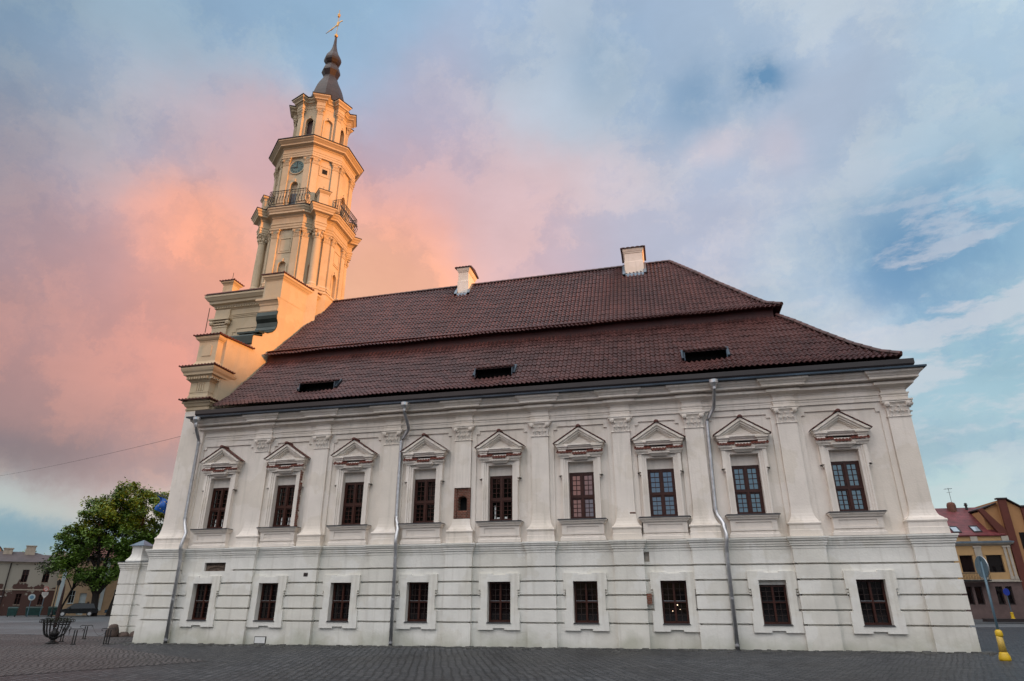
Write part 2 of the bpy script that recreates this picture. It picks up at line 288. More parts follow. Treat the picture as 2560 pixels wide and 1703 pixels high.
# ================================================================== GROUND
def ground_mat(name, base, base2, joint, scale, size=(.5, .25), rot=0., bump=1., wob=.04, msize=.05, rough=.62, big=.12):
    m = bpy.data.materials.new(name); m.use_nodes = True; N, L = m.node_tree.nodes, m.node_tree.links
    b = N['Principled BSDF']; b.inputs['Specular IOR Level'].default_value = .32
    t = N.new('ShaderNodeTexCoord'); nw = N.new('ShaderNodeTexNoise'); nw.inputs['Scale'].default_value = .7; nw.inputs['Detail'].default_value = 4; L.new(t.outputs['Object'], nw.inputs['Vector'])
    sub = N.new('ShaderNodeVectorMath'); sub.operation = 'MULTIPLY_ADD'; L.new(nw.outputs['Color'], sub.inputs[0]); sub.inputs[1].default_value = (wob*8, wob*8, 0); L.new(t.outputs['Object'], sub.inputs[2])
    mp_ = N.new('ShaderNodeMapping'); mp_.inputs['Rotation'].default_value = (0, 0, rot); L.new(sub.outputs[0], mp_.inputs[0])
    k = N.new('ShaderNodeTexBrick'); L.new(mp_.outputs[0], k.inputs[0]); k.inputs['Scale'].default_value = scale; k.inputs['Brick Width'].default_value = size[0]; k.inputs['Row Height'].default_value = size[1]
    k.inputs['Color1'].default_value = (*base, 1); k.inputs['Color2'].default_value = (*base2, 1); k.inputs['Mortar'].default_value = (*joint, 1); k.inputs['Mortar Size'].default_value = msize; k.inputs['Mortar Smooth'].default_value = .4
    n = N.new('ShaderNodeTexNoise'); n.inputs['Scale'].default_value = big; n.inputs['Detail'].default_value = 9; n.inputs['Roughness'].default_value = .62; L.new(t.outputs['Object'], n.inputs['Vector'])
    r = N.new('ShaderNodeValToRGB'); L.new(n.outputs[0], r.inputs[0]); r.color_ramp.elements[0].color = (.5, .5, .5, 1); r.color_ramp.elements[0].position = .36; r.color_ramp.elements[1].color = (1.5, 1.5, 1.48, 1); r.color_ramp.elements[1].position = .64
    x = N.new('ShaderNodeMix'); x.data_type = 'RGBA'; x.blend_type = 'MULTIPLY'; x.inputs[0].default_value = 1.; L.new(k.outputs[0], x.inputs[6]); L.new(r.outputs[0], x.inputs[7]); L.new(x.outputs[2], b.inputs['Base Color'])
    rr = N.new('ShaderNodeMapRange'); L.new(n.outputs[0], rr.inputs[0]); rr.inputs[1].default_value = .3; rr.inputs[2].default_value = .7; rr.inputs[3].default_value = rough-.08; rr.inputs[4].default_value = rough+.14; L.new(rr.outputs[0], b.inputs['Roughness'])
    nf = N.new('ShaderNodeTexNoise'); nf.inputs['Scale'].default_value = 11; nf.inputs['Detail'].default_value = 4; L.new(t.outputs['Object'], nf.inputs['Vector'])
    ad = N.new('ShaderNodeMath'); ad.operation = 'MULTIPLY_ADD'; L.new(nf.outputs[0], ad.inputs[0]); ad.inputs[1].default_value = -.7; L.new(k.outputs['Fac'], ad.inputs[2])
    bp = N.new('ShaderNodeBump'); bp.inputs['Strength'].default_value = bump; bp.inputs['Distance'].default_value = .03; bp.invert = True; L.new(ad.outputs[0], bp.inputs['Height']); L.new(bp.outputs[0], b.inputs['Normal'])
    return m
SETT = ground_mat('dark_granite_setts', (.070, .073, .080), (.026, .029, .034), (.006, .007, .008), 1.9, (.5, .30), .35, 1.8, .03, .05, .5)
#PLZ
PLAZA = ground_mat('worn_pinkish_plaza_cobbles', (.088, .080, .080), (.055, .051, .052), (.02, .019, .019), 2.0, (.5, .3), .9, 1.6, .06, .05)
ASPH = ground_mat('far_street_paving', (.085, .092, .098), (.070, .077, .084), (.055, .06, .064), 1.3, (.5, .3), .1, .5, .05, .03, .6)
def sheet(name, pts, m, dz, label=None):
    mb = MB(); mb.poly([(x, y, gz(x)+dz) for x, y in pts]); o = mb.build(name, m); o['kind'] = 'structure'; return o
g = sheet('ground', [(-900, -400), (900, -400), (900, 1500), (-900, 1500)], SETT, -.012)
sheet('plaza_paving', [(-5.5, -40), (6.5, -22), (5.5, -14), (9, -7), (2.5, -3.2), (.2, -1.9), (-1.4, 1.6), (-3.2, 3.8), (-13, 5.9), (-60, 14), (-60, -40)], PLAZA, -.004)
sheet('street', [(-13, 6.1), (-3.0, 3.9), (-3, 16), (60, 24), (90, 33), (90, 60), (-120, 90), (-120, 12)], ASPH, -.006)
sheet('pavement', [(30, 27.5), (80, 29.0), (80, 37.2), (40, 37.0), (30, 33)], ASPH, .02)
mb = MB()   # rough strip of larger stones along the wall foot
for k in range(420):
    x = random.uniform(-.4, 31.7); y = -abs(random.gauss(.05, .45))-.03; s_ = random.uniform(.07, .17); h = random.uniform(.008, .028)
    n_ = random.randint(5, 7); ph = random.random()*6
    ring = [(x+s_*random.uniform(.8, 1.1)*math.cos(ph+2*PI*i/n_), y+s_*.8*random.uniform(.8, 1.1)*math.sin(ph+2*PI*i/n_)) for i in range(n_)]
    mb.loft([[(px_, py_, gz(x)-.015) for px_, py_ in ring], [(x+(px_-x)*.86, y+(py_-y)*.86, gz(x)+h) for px_, py_ in ring]])
o = mb.build('cobble_strip', mat('cobble_stone', (.085, .085, .08), .8, .3, 2, .6, 12)); tag(o, 'irregular cobbles bedded along the foot of the white wall', 'cobbles', kind='stuff')

# ================================================================== TOWN HALL
TH = empty('town_hall', (0, 0, 0))
tag(TH, 'long white baroque town hall with brown tiled roof and clock tower', 'town hall')
PIL = [(0.0, 1.62), (4.143, 5.215), (7.07, 8.15), (10.405, 11.49), (13.618, 14.706), (16.884, 17.964), (20.157, 21.239), (22.958, 24.044), (26.349, 27.426), (30.16, 31.399)]
PILC = [((a+b)/2) for a, b in PIL]
LW = [2.84, 5.97, 9.23, 12.50, 15.77, 19.04, 22.20, 25.54, 28.66]     # lower windows
UW = [2.77, 6.05, 9.30, 12.51, 15.77, 19.04, 22.10, 25.20, 28.64]     # upper windows
YW = .18      # lower wall plane, pilaster faces at 0
YU = .35      # upper wall plane, pilaster shafts at .20
BD = 15.5     # depth
GRV = [.89, 1.35, 1.83, 2.32, 2.83]
def rust(z0, z1):
    pr = [(0, z0)]
    for g_ in GRV:
        if z0 < g_-.04 and g_+.04 < z1: pr += [(0, g_-.030), (-.11, g_-.024), (-.11, g_+.026), (0, g_+.030)]
    return pr+[(0, z1)]
# --- lower storey wall (between pilasters, opening per window)
wall = MB()
edges = [(PIL[i][1], PIL[i+1][0]) for i in range(9)]
HW = .60
RECESS = {0: (2.72, 3.74, 2.80, 3.14), 6: (21.24, 21.43, 2.96, 3.30)}
for i, (xa, xb) in enumerate(edges):
    c = LW[i]
    def seg(x0, x1, z0, z1):
        if x1-x0 > .02 and z1-z0 > .01: wall.sweep([(x0, YW), (x1, YW)], rust(z0, z1)+[(-.35, z1), (-.35, z0)])
    zt = 3.33
    if i in RECESS:
        r0, r1, rz0, rz1 = RECESS[i]
        seg(xa, c-HW, -.25, rz0); seg(c+HW, xb, -.25, rz0); seg(c-HW, c+HW, -.25, .8); seg(c-HW, c+HW, 2.4, rz0)
        seg(xa, r0, rz0, rz1); seg(r1, xb, rz0, rz1); seg(xa, xb, rz1, zt)
    else:
        seg(xa, c-HW, -.25, zt); seg(c+HW, xb, -.25, zt); seg(c-HW, c+HW, -.25, .8); seg(c-HW, c+HW, 2.4, zt)
wall.box((.15, .5, -.3), (.3, BD, 3.3)); wall.box((31.0, YW+.05, -.3), (31.2, BD, 3.3)); wall.box((.15, BD-.2, -.3), (31.2, BD, 9.6))
wall.build('lower_wall', PL, TH)
# --- lower pilasters
for i, (xa, xb) in enumerate(PIL):
    m_ = MB()
    if i == 0: path = [(xa, BD), (xa, 0), (xb, 0), (xb, YW+.05)]
    elif i == 9: path = [(xa, YW+.05), (xa, 0), (xb, 0), (xb, BD)]
    else: path = [(xa, YW+.05), (xa, 0), (xb, 0), (xb, YW+.05)]
    m_.sweep(path, rust(-.25, 3.33))
    m_.build('rusticated_pilaster', PL, TH)
# --- string course with breaks
def broken_path(xs, yf, yw, x0, x1, back=BD):
    p = [(x0, back), (x0, yf)]
    for i, (a_, b_) in enumerate(xs):
        if i > 0: p += [(a_, yw), (a_, yf)]
        if i < len(xs)-1: p += [(b_, yf), (b_, yw)]
    return p + [(x1, yf), (x1, back)]
sp = [(-.02, 3.32), (.015, 3.335), (.015, 3.42), (.05, 3.435), (.05, 3.49), (.075, 3.505), (.075, 3.56), (.115, 3.60), (.125, 3.66), (.15, 3.665), (.15, 3.72), (-.3, 3.765)]
MB().sweep(broken_path(PIL, 0, YW, 0, 31.399), sp).build('string_course', PL, TH)
# --- lower windows
def lower_window(i):
    c = LW[i]; blank = (i == 7)
    root = empty('lower_window', (c, 0, 0)); root.parent = TH
    fr = MB(); yo, yb = .095, .24
    ow, z0, z1 = .80, .64, 2.60; ear = .72
    # notched outline, built of non-overlapping slabs round the opening
    def sl(x0, x1, za, zb): fr.box((x0, yo, za), (x1, yb, zb))
    iw, iz0, iz1 = .45, .87, 2.31
    for s_ in (-1, 1):
        X = lambda a_, b_: (min(s_*a_, s_*b_), max(s_*a_, s_*b_))
        sl(*X(iw, ow), 2.02, iz1); sl(*X(iw, ear), 1.30, 2.02); sl(*X(iw, ow), z0+.23, 1.30)
        sl(*X(.25, ow), iz1, z1); sl(*X(.22, ow), z0, iz0)
        for k_ in (0, .09): fr.box((min(s_*.74, s_*.79), .07, 1.84+k_), (max(s_*.74, s_*.79), .17, 1.875+k_))   # shutter hooks
    sl(-.25, .25, iz1, z1-.05); sl(-.22, .22, z0+.06, iz0)
    # reveals
    for s_ in (-1, 1): fr.box((min(s_*iw, s_*(iw+.05)), yb, iz0), (max(s_*iw, s_*(iw+.05)), .46, iz1))
    fr.box((-.5, yb, iz1), (.5, .46, iz1+.05)); fr.box((-.5, yb, iz0-.05), (.5, .46, iz0))
    if blank: fr.box((-iw, .30, 2.16), (iw, .44, iz1))
    fr.build('surround', PL, root)
    zt = 2.16 if blank else iz1
    k = MB(); y0, y1 = .36, .43
    k.box((-iw, y0, iz0+.03), (-iw+.07, y1, zt)); k.box((iw-.07, y0, iz0+.03), (iw, y1, zt)); k.box((-iw+.07, y0, zt-.07), (iw-.07, y1, zt)); k.box((-iw+.07, y0, iz0+.03), (iw-.07, y1, iz0+.10))
    k.box((-.035, y0-.02, iz0+.10), (.035, y1, zt-.07)); zm = 1.60
    k.box((-iw+.07, y0-.01, zm-.03), (-.035, y1, zm+.03)); k.box((.035, y0-.01, zm-.03), (iw-.07, y1, zm+.03))
    k.build('frame', WOODF, root)
    t_ = MB(); 
    for a_, b_ in ((-iw+.07, -.035), (.035, iw-.07)): t_.box((a_, y0-.03, zm+.03), (b_, y0+.02, zm+.042))
    t_.build('transom_highlight', SILL if blank else STEEL, root)  # thin strip put in for the highlight along the transom
    b = MB()
    for a_, b_ in ((-iw+.07, -.035), (.035, iw-.07)):
        mx_ = (a_+b_)/2
        for za, zb in ((iz0+.10, zm-.03), (zm+.03, zt-.07)):
            b.box((mx_-.009, .40, za), (mx_+.009, .43, zb))
            for q in (1/3, 2/3): b.box((a_, .402, za+(zb-za)*q-.008), (mx_-.009, .428, za+(zb-za)*q+.008)); b.box((mx_+.009, .402, za+(zb-za)*q-.008), (b_, .428, za+(zb-za)*q+.008))
    b.build('glazing_bars', DWOOD, root)
    MB().box((-iw, .432, iz0+.03), (iw, .44, zt)).build('pane', GLASS_L, root)
    s = MB(); s.xz([(-iw-.03, iz0-.005), (iw+.03, iz0-.005), (iw, iz0+.03), (-iw, iz0+.03)], .06, .36); s.build('sill', SILL, root)
for i in range(9): lower_window(i)
LAMP = mat('lit_lamp_glass', (.9, .8, .6), .5, emit=((1., .75, .5), 2.2))
for x, z, r_ in ((22.10, 1.30, .016), (22.28, 1.50, .022), (22.36, 1.36, .016)):
    m_ = MB(); m_.lathe((x, .422), [(.002, z-r_), (r_*.8, z-r_*.5), (r_, z), (r_*.8, z+r_*.5), (.002, z+r_)], 8); m_.build('glowing_lamp', LAMP, TH)
# --- upper wall: flat with openings
uw = MB(); z0u, z1u = 3.74, 8.75
for i in range(9):
    xa = PIL[i][1]-.35 if i else PIL[0][1]-.3; xb = PIL[i+1][0]+.35; c = UW[i]
    uw.box((xa, YU, z0u), (c-.52, YU+.4, z1u)); uw.box((c+.52, YU, z0u), (xb, YU+.4, z1u))
    uw.box((c-.52, YU, z0u), (c+.52, YU+.4, 4.5)); uw.box((c-.52, YU, 6.76), (c+.52, YU+.4, z1u))
    uw.box((xa+.3, YU-.045, 3.76), (xb-.3, YU, 3.86))
uw.box((.2, YU+.1, 3.74), (.35, BD, 9.6)); uw.box((30.9, YU+.1, 3.74), (31.1, BD, 9.6))
uw.build('upper_wall', PLU, TH)
# raised borders with notched corners framing each bay
bd = MB()
for i in range(9):
    a0 = PIL[i][1]-(.19 if i else .3); b0 = PIL[i+1][0]+.19
    a1, b1 = a0+.20, b0-.20; zt = 8.24; y0, y1 = YU-.055, YU-.001
    bd.box((a0, y0, 3.865), (a1, y1, zt)); bd.box((b1, y0, 3.865), (b0, y1, zt)); bd.box((a0, y0, zt), (b0, y1, 8.48))
    bd.box((a1, y0, zt-.14), (a1+.14, y1, zt)); bd.box((b1-.14, y0, zt-.14), (b1, y1, zt))
bd.build('wall_borders', PLU, TH)
# --- upper pilasters (shaft with flared base, capital)
def pil_upper(i):
    xa, xb = PIL[i]
    if i == 0: s0, s1 = .19, 1.42
    elif i == 9: s0, s1 = 30.36, 31.11
    else: s0, s1 = (xa+xb)/2-.345, (xa+xb)/2+.345
    sp_ = (xb-xa-(s1-s0))/2
    prof = [(sp_+.0, 3.74), (sp_+.0, 3.95), (sp_-.02, 3.96), (sp_-.02, 4.12), (sp_-.0, 4.135), (sp_+.015, 4.18), (sp_-.01, 4.225), (sp_-.05, 4.235), (sp_-.055, 4.26), (.09, 4.34), (.055, 4.42), (.025, 4.54), (.008, 4.68), (0, 4.80), (0, 7.85)]
    if i == 0: prof = [(o_*.8, z) for o_, z in prof[:-1]]+[(0, 10.0)]
    m_ = MB(); yb = YU+.05
    nich = (i == 4)
    path = [(s0, BD), (s0, .2), (s1, .2), (s1, yb)] if i == 0 else ([(s0, yb), (s0, .2), (s1, .2), (s1, BD)] if i == 9 else [(s0, yb), (s0, .2), (s1, .2), (s1, yb)])
    if nich:
        pa = [p for p in prof if p[1] < 4.66]+[(.01, 4.67)]; m_.sweep(path, pa+[(-.16, 4.67)])
    else: m_.sweep(path, prof)
    o = m_.build('upper_pilaster', PLU, TH)
    if nich: m_ = MB(); m_.sweep(path, [(-.1, 5.9), (0, 5.9), (0, 7.85)]); m_.build('upper_shaft', PLU, TH)
    if i == 0: return
    c_ = MB()
    cp = [(.0, 7.83), (.035, 7.845), (.035, 7.875), (0, 7.89), (0, 8.05), (.012, 8.18), (.05, 8.30), (.09, 8.345), (.105, 8.35), (.125, 8.37), (.125, 8.41), (.15, 8.43), (.15, 8.475), (-.05, 8.475)]
    pth = [(s0, yb), (s0, .2), (s1, .2), (s1, yb)] if i < 9 else [(s0, yb), (s0, .2), (s1, .2), (s1, 1.0)]
    if i == 0: pth = [(s0, 1.), (s0, .2), (s1, .2), (s1, yb)]
    c_.sweep(pth, cp)
    faces = [((s0+s1)/2, .2, 0, (s1-s0)/2)]
    if i == 9: faces.append((s1, .6, PI/2, .4))
    for fx, fy, rz, hw in faces:
        c_.T = Matrix.Translation((fx, fy, 0)) @ Matrix.Rotation(rz, 4, 'Z')
        for s_ in (-1, 1):   # corner volutes: spiral scroll seen as a disc with an eye
            vx = s_*(hw-.02)
            for rr, y_ in ((.088, -.13), (.058, -.155), (.028, -.175)):
                c_.prism([(vx+rr*math.cos(t*PI/6), y_, 8.315+rr*math.sin(t*PI/6)) for t in range(12)], [(vx+rr*math.cos(t*PI/6), -.02, 8.315+rr*math.sin(t*PI/6)) for t in range(12)])
        for row, zs, ht, cols in ((0, 7.885, .20, 4), (1, 8.02, .24, 3)):
            for k in range(cols):
                lx = (k-(cols-1)/2)*(2*hw*.92/cols); w_ = hw*.72/cols
                pts = [(-w_*.8, 0), (-w_, .3), (-w_*.85, .7), (-w_*.5, .93), (0, 1.), (w_*.5, .93), (w_*.85, .7), (w_, .3), (w_*.8, 0)]
                outs = lambda t: -.012-.045*t**2-.05*max(0, t-.6)
                for j in range(len(pts)-1):
                    (ax, at_), (bx, bt) = pts[j], pts[j+1]
                    c_.poly([(lx, outs(at_)-.025, zs+ht*at_), (lx+ax, outs(at_), zs+ht*at_), (lx+bx, outs(bt), zs+ht*bt), (lx, outs(bt)-.025, zs+ht*bt)])
                c_.prism([(lx-w_*.6, outs(1)-.045, zs+ht-.02), (lx+w_*.6, outs(1)-.045, zs+ht-.02), (lx+w_*.5, -.01, zs+ht+.01), (lx-w_*.5, -.01, zs+ht+.01)],
                         [(lx-w_*.5, outs(1)-.04, zs+ht-.055), (lx+w_*.5, outs(1)-.04, zs+ht-.055), (lx+w_*.4, -.01, zs+ht-.02), (lx-w_*.4, -.01, zs+ht-.02)])
        c_.lathe((0, -.11), [(.001, 8.40), (.045, 8.42), (.055, 8.445), (.04, 8.47)], 8)
        c_.T = None
    c_.build('capital', PLU, o)
for i in range(10): pil_upper(i)
# --- brick niche left in the pilaster
nb_root = empty('brick_niche', (14.175, .2, 0)); nb_root.parent = TH
nb = MB(); hw = .345
arc = [(.18*math.cos(t*PI/10), 5.42+.14*math.sin(t*PI/10)) for t in range(11)]
def arch_wall(mb, x0, x1, z0, z1, aw, az0, azs, ah, y0, yb, seg=10):
    """front wall with an arched opening (half width aw, sill az0, spring azs, rise ah), reveals back to yb"""
    A = [(aw*math.cos(PI*t/seg), azs+ah*math.sin(PI*t/seg)) for t in range(seg+1)]
    q = lambda x, z: (x, y0, z)
    mb.poly([q(x0, z0), q(-aw, z0), q(-aw, z1), q(x0, z1)]); mb.poly([q(aw, z0), q(x1, z0), q(x1, z1), q(aw, z1)])
    if az0 > z0+1e-4: mb.poly([q(-aw, z0), q(aw, z0), q(aw, az0), q(-aw, az0)])
    for t in range(seg): mb.poly([q(A[t+1][0], A[t+1][1]), q(A[t][0], A[t][1]), q(A[t][0], z1), q(A[t+1][0], z1)])
    L_ = [(aw, az0)]+A+[(-aw, az0)]
    for t in range(len(L_)-1): mb.poly([(L_[t][0], y0, L_[t][1]), (L_[t][0], yb, L_[t][1]), (L_[t+1][0], yb, L_[t+1][1]), (L_[t+1][0], y0, L_[t+1][1])])
    mb.poly([(-aw, y0, az0), (aw, y0, az0), (aw, yb, az0), (-aw, yb, az0)])
nb2 = MB(); arch_wall(nb2, -.345, .345, 4.67, 5.9, .19, 5.0, 5.42, .15, .07, .4); nb2.build('brickwork', BRICK, nb_root)
for s_ in (-1, 1): nb.box((min(s_*.345, s_*.24), .02, 4.69), (max(s_*.345, s_*.24), .07, 5.88))
nb.sweep([(-.2, .06), (.2, .06)], [(0, 4.69), (.02, 4.70), (.02, 4.95), (-.02, 4.99)])
for t in range(10): # brick arch ring
    a0, a1 = PI*t/10+.03, PI*(t+1)/10-.03
    nb.prism([(r_*math.cos(q_)*1.0, .05, 5.42+r_*math.sin(q_)*.8) for r_, q_ in ((.20, a0), (.26, a0), (.26, a1), (.20, a1))], [(r_*math.cos(q_), .072, 5.42+r_*math.sin(q_)*.8) for r_, q_ in ((.20, a0), (.26, a0), (.26, a1), (.20, a1))])
nb.build('brick_piers', BRICK, nb_root)
MB().box((-.2, .4, 4.95), (.2, .42, 5.62)).build('dark_opening', DARK, nb_root)
# --- upper windows
def upper_window(i):
    c = UW[i]; root = empty('upper_window', (c, 0, 0)); root.parent = TH
    hw = .5; zs, zt, zb = 4.53, 6.36, 6.75
    m_ = MB()
    # architrave legs, three steps deep
    for s_ in (-1, 1):
        B = lambda a_, b_, y, z0, z1: m_.box((min(s_*a_, s_*b_), y, z0), (max(s_*a_, s_*b_), YU+.02, z1))
        B(hw+.002, .595, .20, zs, 6.93); B(.595, .665, .165, zs, 6.93); B(.665, .73, .13, zs, 6.22); B(.665, .80, .13, 6.22, 6.93)
        B(.73, .765, .18, 6.12, 6.2)
        for k_ in (0, 1): m_.box((min(s_*.80, s_*.86), .19, 6.18), (max(s_*.80, s_*.86), .30, 6.215))
        m_.box((min(s_*hw, s_*(hw+.05)), YU+.02, zs), (max(s_*hw, s_*(hw+.05)), .60, zb))
    m_.box((-hw, .20, zb), (hw, YU+.02, 6.93)); m_.box((-hw-.05, YU+.02, zb), (hw+.05, .6, zb+.05)); m_.box((-hw, .44, zt), (hw, .50, zb))
    # lintel mouldings and stepped keystone
    m_.sweep([(-.80, .20), (-.80, .12), (.80, .12), (.80, .20)], [(-.02, 6.90), (.02, 6.905), (.02, 6.945), (.05, 6.96), (.05, 6.985), (.09, 7.0), (.10, 7.045), (-.1, 7.05)])
    m_.sweep([(-.26, .20), (-.26, .12), (.26, .12), (.26, .20)], [(-.02, 6.80), (.03, 6.815), (.05, 6.85), (.075, 6.86), (.09, 6.89), (.14, 6.90), (.155, 6.965), (-.1, 6.97)])
    # frieze behind the little tiles
    m_.box((-.80, .13, 7.03), (.80, YU+.02, 7.36)); m_.box((-.90, .01, 7.046), (-.29, .13, 7.054)); m_.box((.29, .01, 7.046), (.90, .13, 7.054))
    # pediment cornice with small breaks
    ped = MB(); 
    path = [(-.84, YU), (-.84, .07), (-.55, .07), (-.55, .13), (.55, .13), (.55, .07), (.84, .07), (.84, YU)]
    ped.sweep(path, [(-.02, 7.16), (.0, 7.165), (.0, 7.23), (.03, 7.245), (.03, 7.28), (.085, 7.33), (.085, 7.365), (-.1, 7.37)])
    ped.sweep([(-.92, YU), (-.92, .02), (.92, .02), (.92, YU)], [(-.1, 7.355), (.0, 7.36), (.02, 7.38), (.02, 7.435), (-.1, 7.44)])
    ped.xz([(-.93, 7.44), (.93, 7.44), (0, 8.06)], .17, YU+.02)       # tympanum back
    def rake(o0, o1, y):      # pair of raking bands between offsets measured down from the roof line
        H, W = 8.09, 1.0
        for s_ in (-1, 1):
            sl_ = (H-7.44)/W
            a_ = [(0, H-o0), (s_*(W-o0/sl_), 7.44), (s_*(W-o1/sl_), 7.44), (0, H-o1)]
            if s_ > 0: a_ = a_[::-1]
            ped.xz(a_, y, .18)
    rake(0, .10, -.06); rake(.10, .19, .0); rake(.19, .26, .06); rake(.26, .31, .12)
    m_.build('surround', PLU, root); ped.build('pediment', PLU, root)
    # red tiles on the rakes and the wavy strip beneath
    t = MB(); H, W = 8.10, 1.03
    for s_ in (-1, 1):
        n = 7
        for k in range(n):
            x0 = W*(k)/n; x1 = W*(k+1)/n+.02; zf = lambda x: H-(H-7.44)*x/W
            lift = .008 if k % 2 else .02
            q = [(s_*x0, zf(x0)+lift), (s_*x1, zf(x1)+lift), (s_*x1, zf(x1)+.04), (s_*x0, zf(x0)+.052)]
            if s_ < 0: q = q[::-1]
            t.xz(q, -.085, .30)
    t.prism([(.10*math.cos(PI*k/6), -.13, 8.10+.09*math.sin(PI*k/6)) for k in range(7)], [(.10*math.cos(PI*k/6), .3, 8.10+.09*math.sin(PI*k/6)) for k in range(7)])
    def wavy(xa, xb, z, y0):
        n = max(2, round((xb-xa)/.115)); w_ = (xb-xa)/n; S = 6; top, bot = [], []
        for k in range(n*S+1):
            x = xa+w_*k/S; ph = 2*PI*k/S; dz = .02*math.cos(ph)
            top.append((x, z+dz*.8+.012)); bot.append((x, z+dz*.8-.012))
        for k in range(n*S):
            q = lambda P_, y, dz=0: (P_[0], y, P_[1]+dz)
            t.poly([q(bot[k], y0), q(bot[k+1], y0), q(top[k+1], y0), q(top[k], y0)])
            t.poly([q(top[k], y0), q(top[k+1], y0), q(top[k+1], .14, .12), q(top[k], .14, .12)])
            
    t.build('rake_tiles', REDT, root)
    for q_ in ((-.92, -.29, 7.085, -.015), (.29, .92, 7.085, -.015), (-.285, .285, 7.005, -.065)): t = MB(); wavy(*q_); t.build('tile_hood', REDT, root)
    # joinery
    k = MB(); y0, y1 = .46, .54; zm = 5.40; o_ = hw
    k.box((-o_, y0, zs), (-o_+.065, y1, zt)); k.box((o_-.065, y0, zs), (o_, y1, zt)); k.box((-o_+.065, y0, zt-.06), (o_-.065, y1, zt)); k.box((-o_+.065, y0, zs), (o_-.065, y1, zs+.08))
    k.box((-.035, y0-.02, zs+.08), (.035, y1, zt-.06)); k.box((-o_+.065, y0-.015, zm-.035), (-.035, y1, zm+.035)); k.box((.035, y0-.015, zm-.035), (o_-.065, y1, zm+.035))
    for a_, b_ in ((-o_+.065, -.035), (.035, o_-.065)):
        for za, zb_ in ((zs+.08, zm-.035), (zm+.035, zt-.06)):
            k.box((a_, y0+.015, za), (a_+.045, y1, zb_)); k.box((b_-.045, y0+.015, za), (b_, y1, zb_)); k.box((a_+.045, y0+.015, za), (b_-.045, y1, za+.05)); k.box((a_+.045, y0+.015, zb_-.05), (b_-.045, y1, zb_))
    k.build('frame', WOODF, root)
    b = MB()
    for a_, b_ in ((-o_+.11, -.08), (.08, o_-.11)):
        mx_ = (a_+b_)/2
        for za, zb_ in ((zs+.13, zm-.085), (zm+.085, zt-.11)):
            b.box((mx_-.010, .50, za), (mx_+.010, .54, zb_))
            for q in (1, 2, 3):
                zz = za+(zb_-za)*q/4
                b.box((a_, .502, zz-.009), (mx_-.010, .538, zz+.009)); b.box((mx_+.010, .502, zz-.009), (b_, .538, zz+.009))
    b.build('glazing_bars', WOODF, root)
    rj = random.Random(100+i)
    for a_, b_ in ((-hw+.06, -.03), (.03, hw-.06)):
        for za, zb_ in ((zs+.07, zm-.03), (zm+.03, zt-.05)):
            j_ = [rj.uniform(-.004, .004) for _ in range(3)]; m2 = MB(); q_ = [(a_, .545+j_[0], za), (b_, .545+j_[1], za), (b_, .545+j_[1]+j_[2], zb_), (a_, .545+j_[0]+j_[2], zb_)]
            m2.prism(q_, [(x, y+.012, z) for x, y, z in q_]); m2.build('pane', GLASS if i >= 5 else GLASS_D, root)
    MB().box((-hw, .575, zs), (hw, .58, zt)).build('dark_room', DARK, root)
    if i in (0, 1):
        p = MB(); p.box((-.17, .530, 4.66), (-.09, .539, 5.0)); p.box((.17, .530, 4.66), (.30, .539, 5.0)); p.build('white_blind', PAPER, root)
        p = MB(); p.box((-.38, .530, 4.66), (-.33, .539, 6.2)); p.build('curtain', CURT, root)
    if i == 4:
        p = MB(); p.box((-.31, .530, 4.66), (-.25, .539, 5.18)); p.box((-.22, .530, 4.66), (-.06, .539, 4.73)); p.box((.11, .530, 4.66), (.22, .539, 4.74)); p.build('papers', PAPER, root)
    # sill and apron
    s = MB(); s.xz([(-.95, 4.505), (.95, 4.505), (.90, 4.535), (-.90, 4.535)], -.06, .46); s.build('sill', SILL, root)
    a_ = MB(); a_.sweep([(-.90, YU+.02), (-.90, .0), (.90, .0), (.90, YU+.02)], [(-.1, 4.36), (-.055, 4.365), (-.04, 4.41), (0, 4.45), (.02, 4.455), (.02, 4.504), (-.3, 4.504)])
    a_.box((-.80, .15, 3.97), (.80, YU+.02, 4.37))
    for x0, x1, za, zb_ in ((-.80, -.62, 3.97, 4.36), (.62, .80, 3.97, 4.36), (-.62, .62, 4.27, 4.36), (-.62, .62, 3.97, 4.05)): a_.box((x0, .115, za), (x1, .15, zb_))
    a_.sweep([(-.83, YU+.02), (-.83, .12), (.83, .12), (.83, YU+.02)], [(.03, 3.74), (.03, 3.85), (.0, 3.87), (0, 3.92), (-.03, 3.93), (-.03, 3.97), (-.1, 3.975)])
    a_.build('apron', PLU, root)
for i in range(9): upper_window(i)
# --- entablature
PIU = [(1.43, 1.46)]+[((a+b)/2-.37, (a+b)/2+.37) for a, b in PIL[1:9]]+[(30.29, 31.13)]
ent = [(.0, 8.47), (.02, 8.475), (.02, 8.60), (.035, 8.605), (.035, 8.66), (.065, 8.69), (.07, 8.735), (.0, 8.745), (.0, 8.89), (.03, 8.895), (.03, 8.925), (.09, 8.96), (.20, 9.01), (.24, 9.02), (.24, 9.11), (.12, 9.125), (.12, 9.175), (.37, 9.19), (.40, 9.195), (.40, 9.275), (.42, 9.285), (.46, 9.34), (.53, 9.39), (.545, 9.41), (.545, 9.475), (.2, 9.49)]
MB().sweep([(1.43, YU+.2), (1.43, YU-.02)]+broken_path(PIU, .18, YU-.09, .12, 31.13)[4:], ent).build('cornice', PLU, TH)
led = [(.1, 9.50), (.56, 9.478), (.64, 9.478), (.655, 9.485), (.66, 9.545), (.64, 9.555), (.36, 9.60), (.2, 9.62)]
MB().sweep([(1.52, .35), (1.52, .19), (31.12, .19), (31.12, BD)], led).build('metal_ledge', LEDGE, TH)
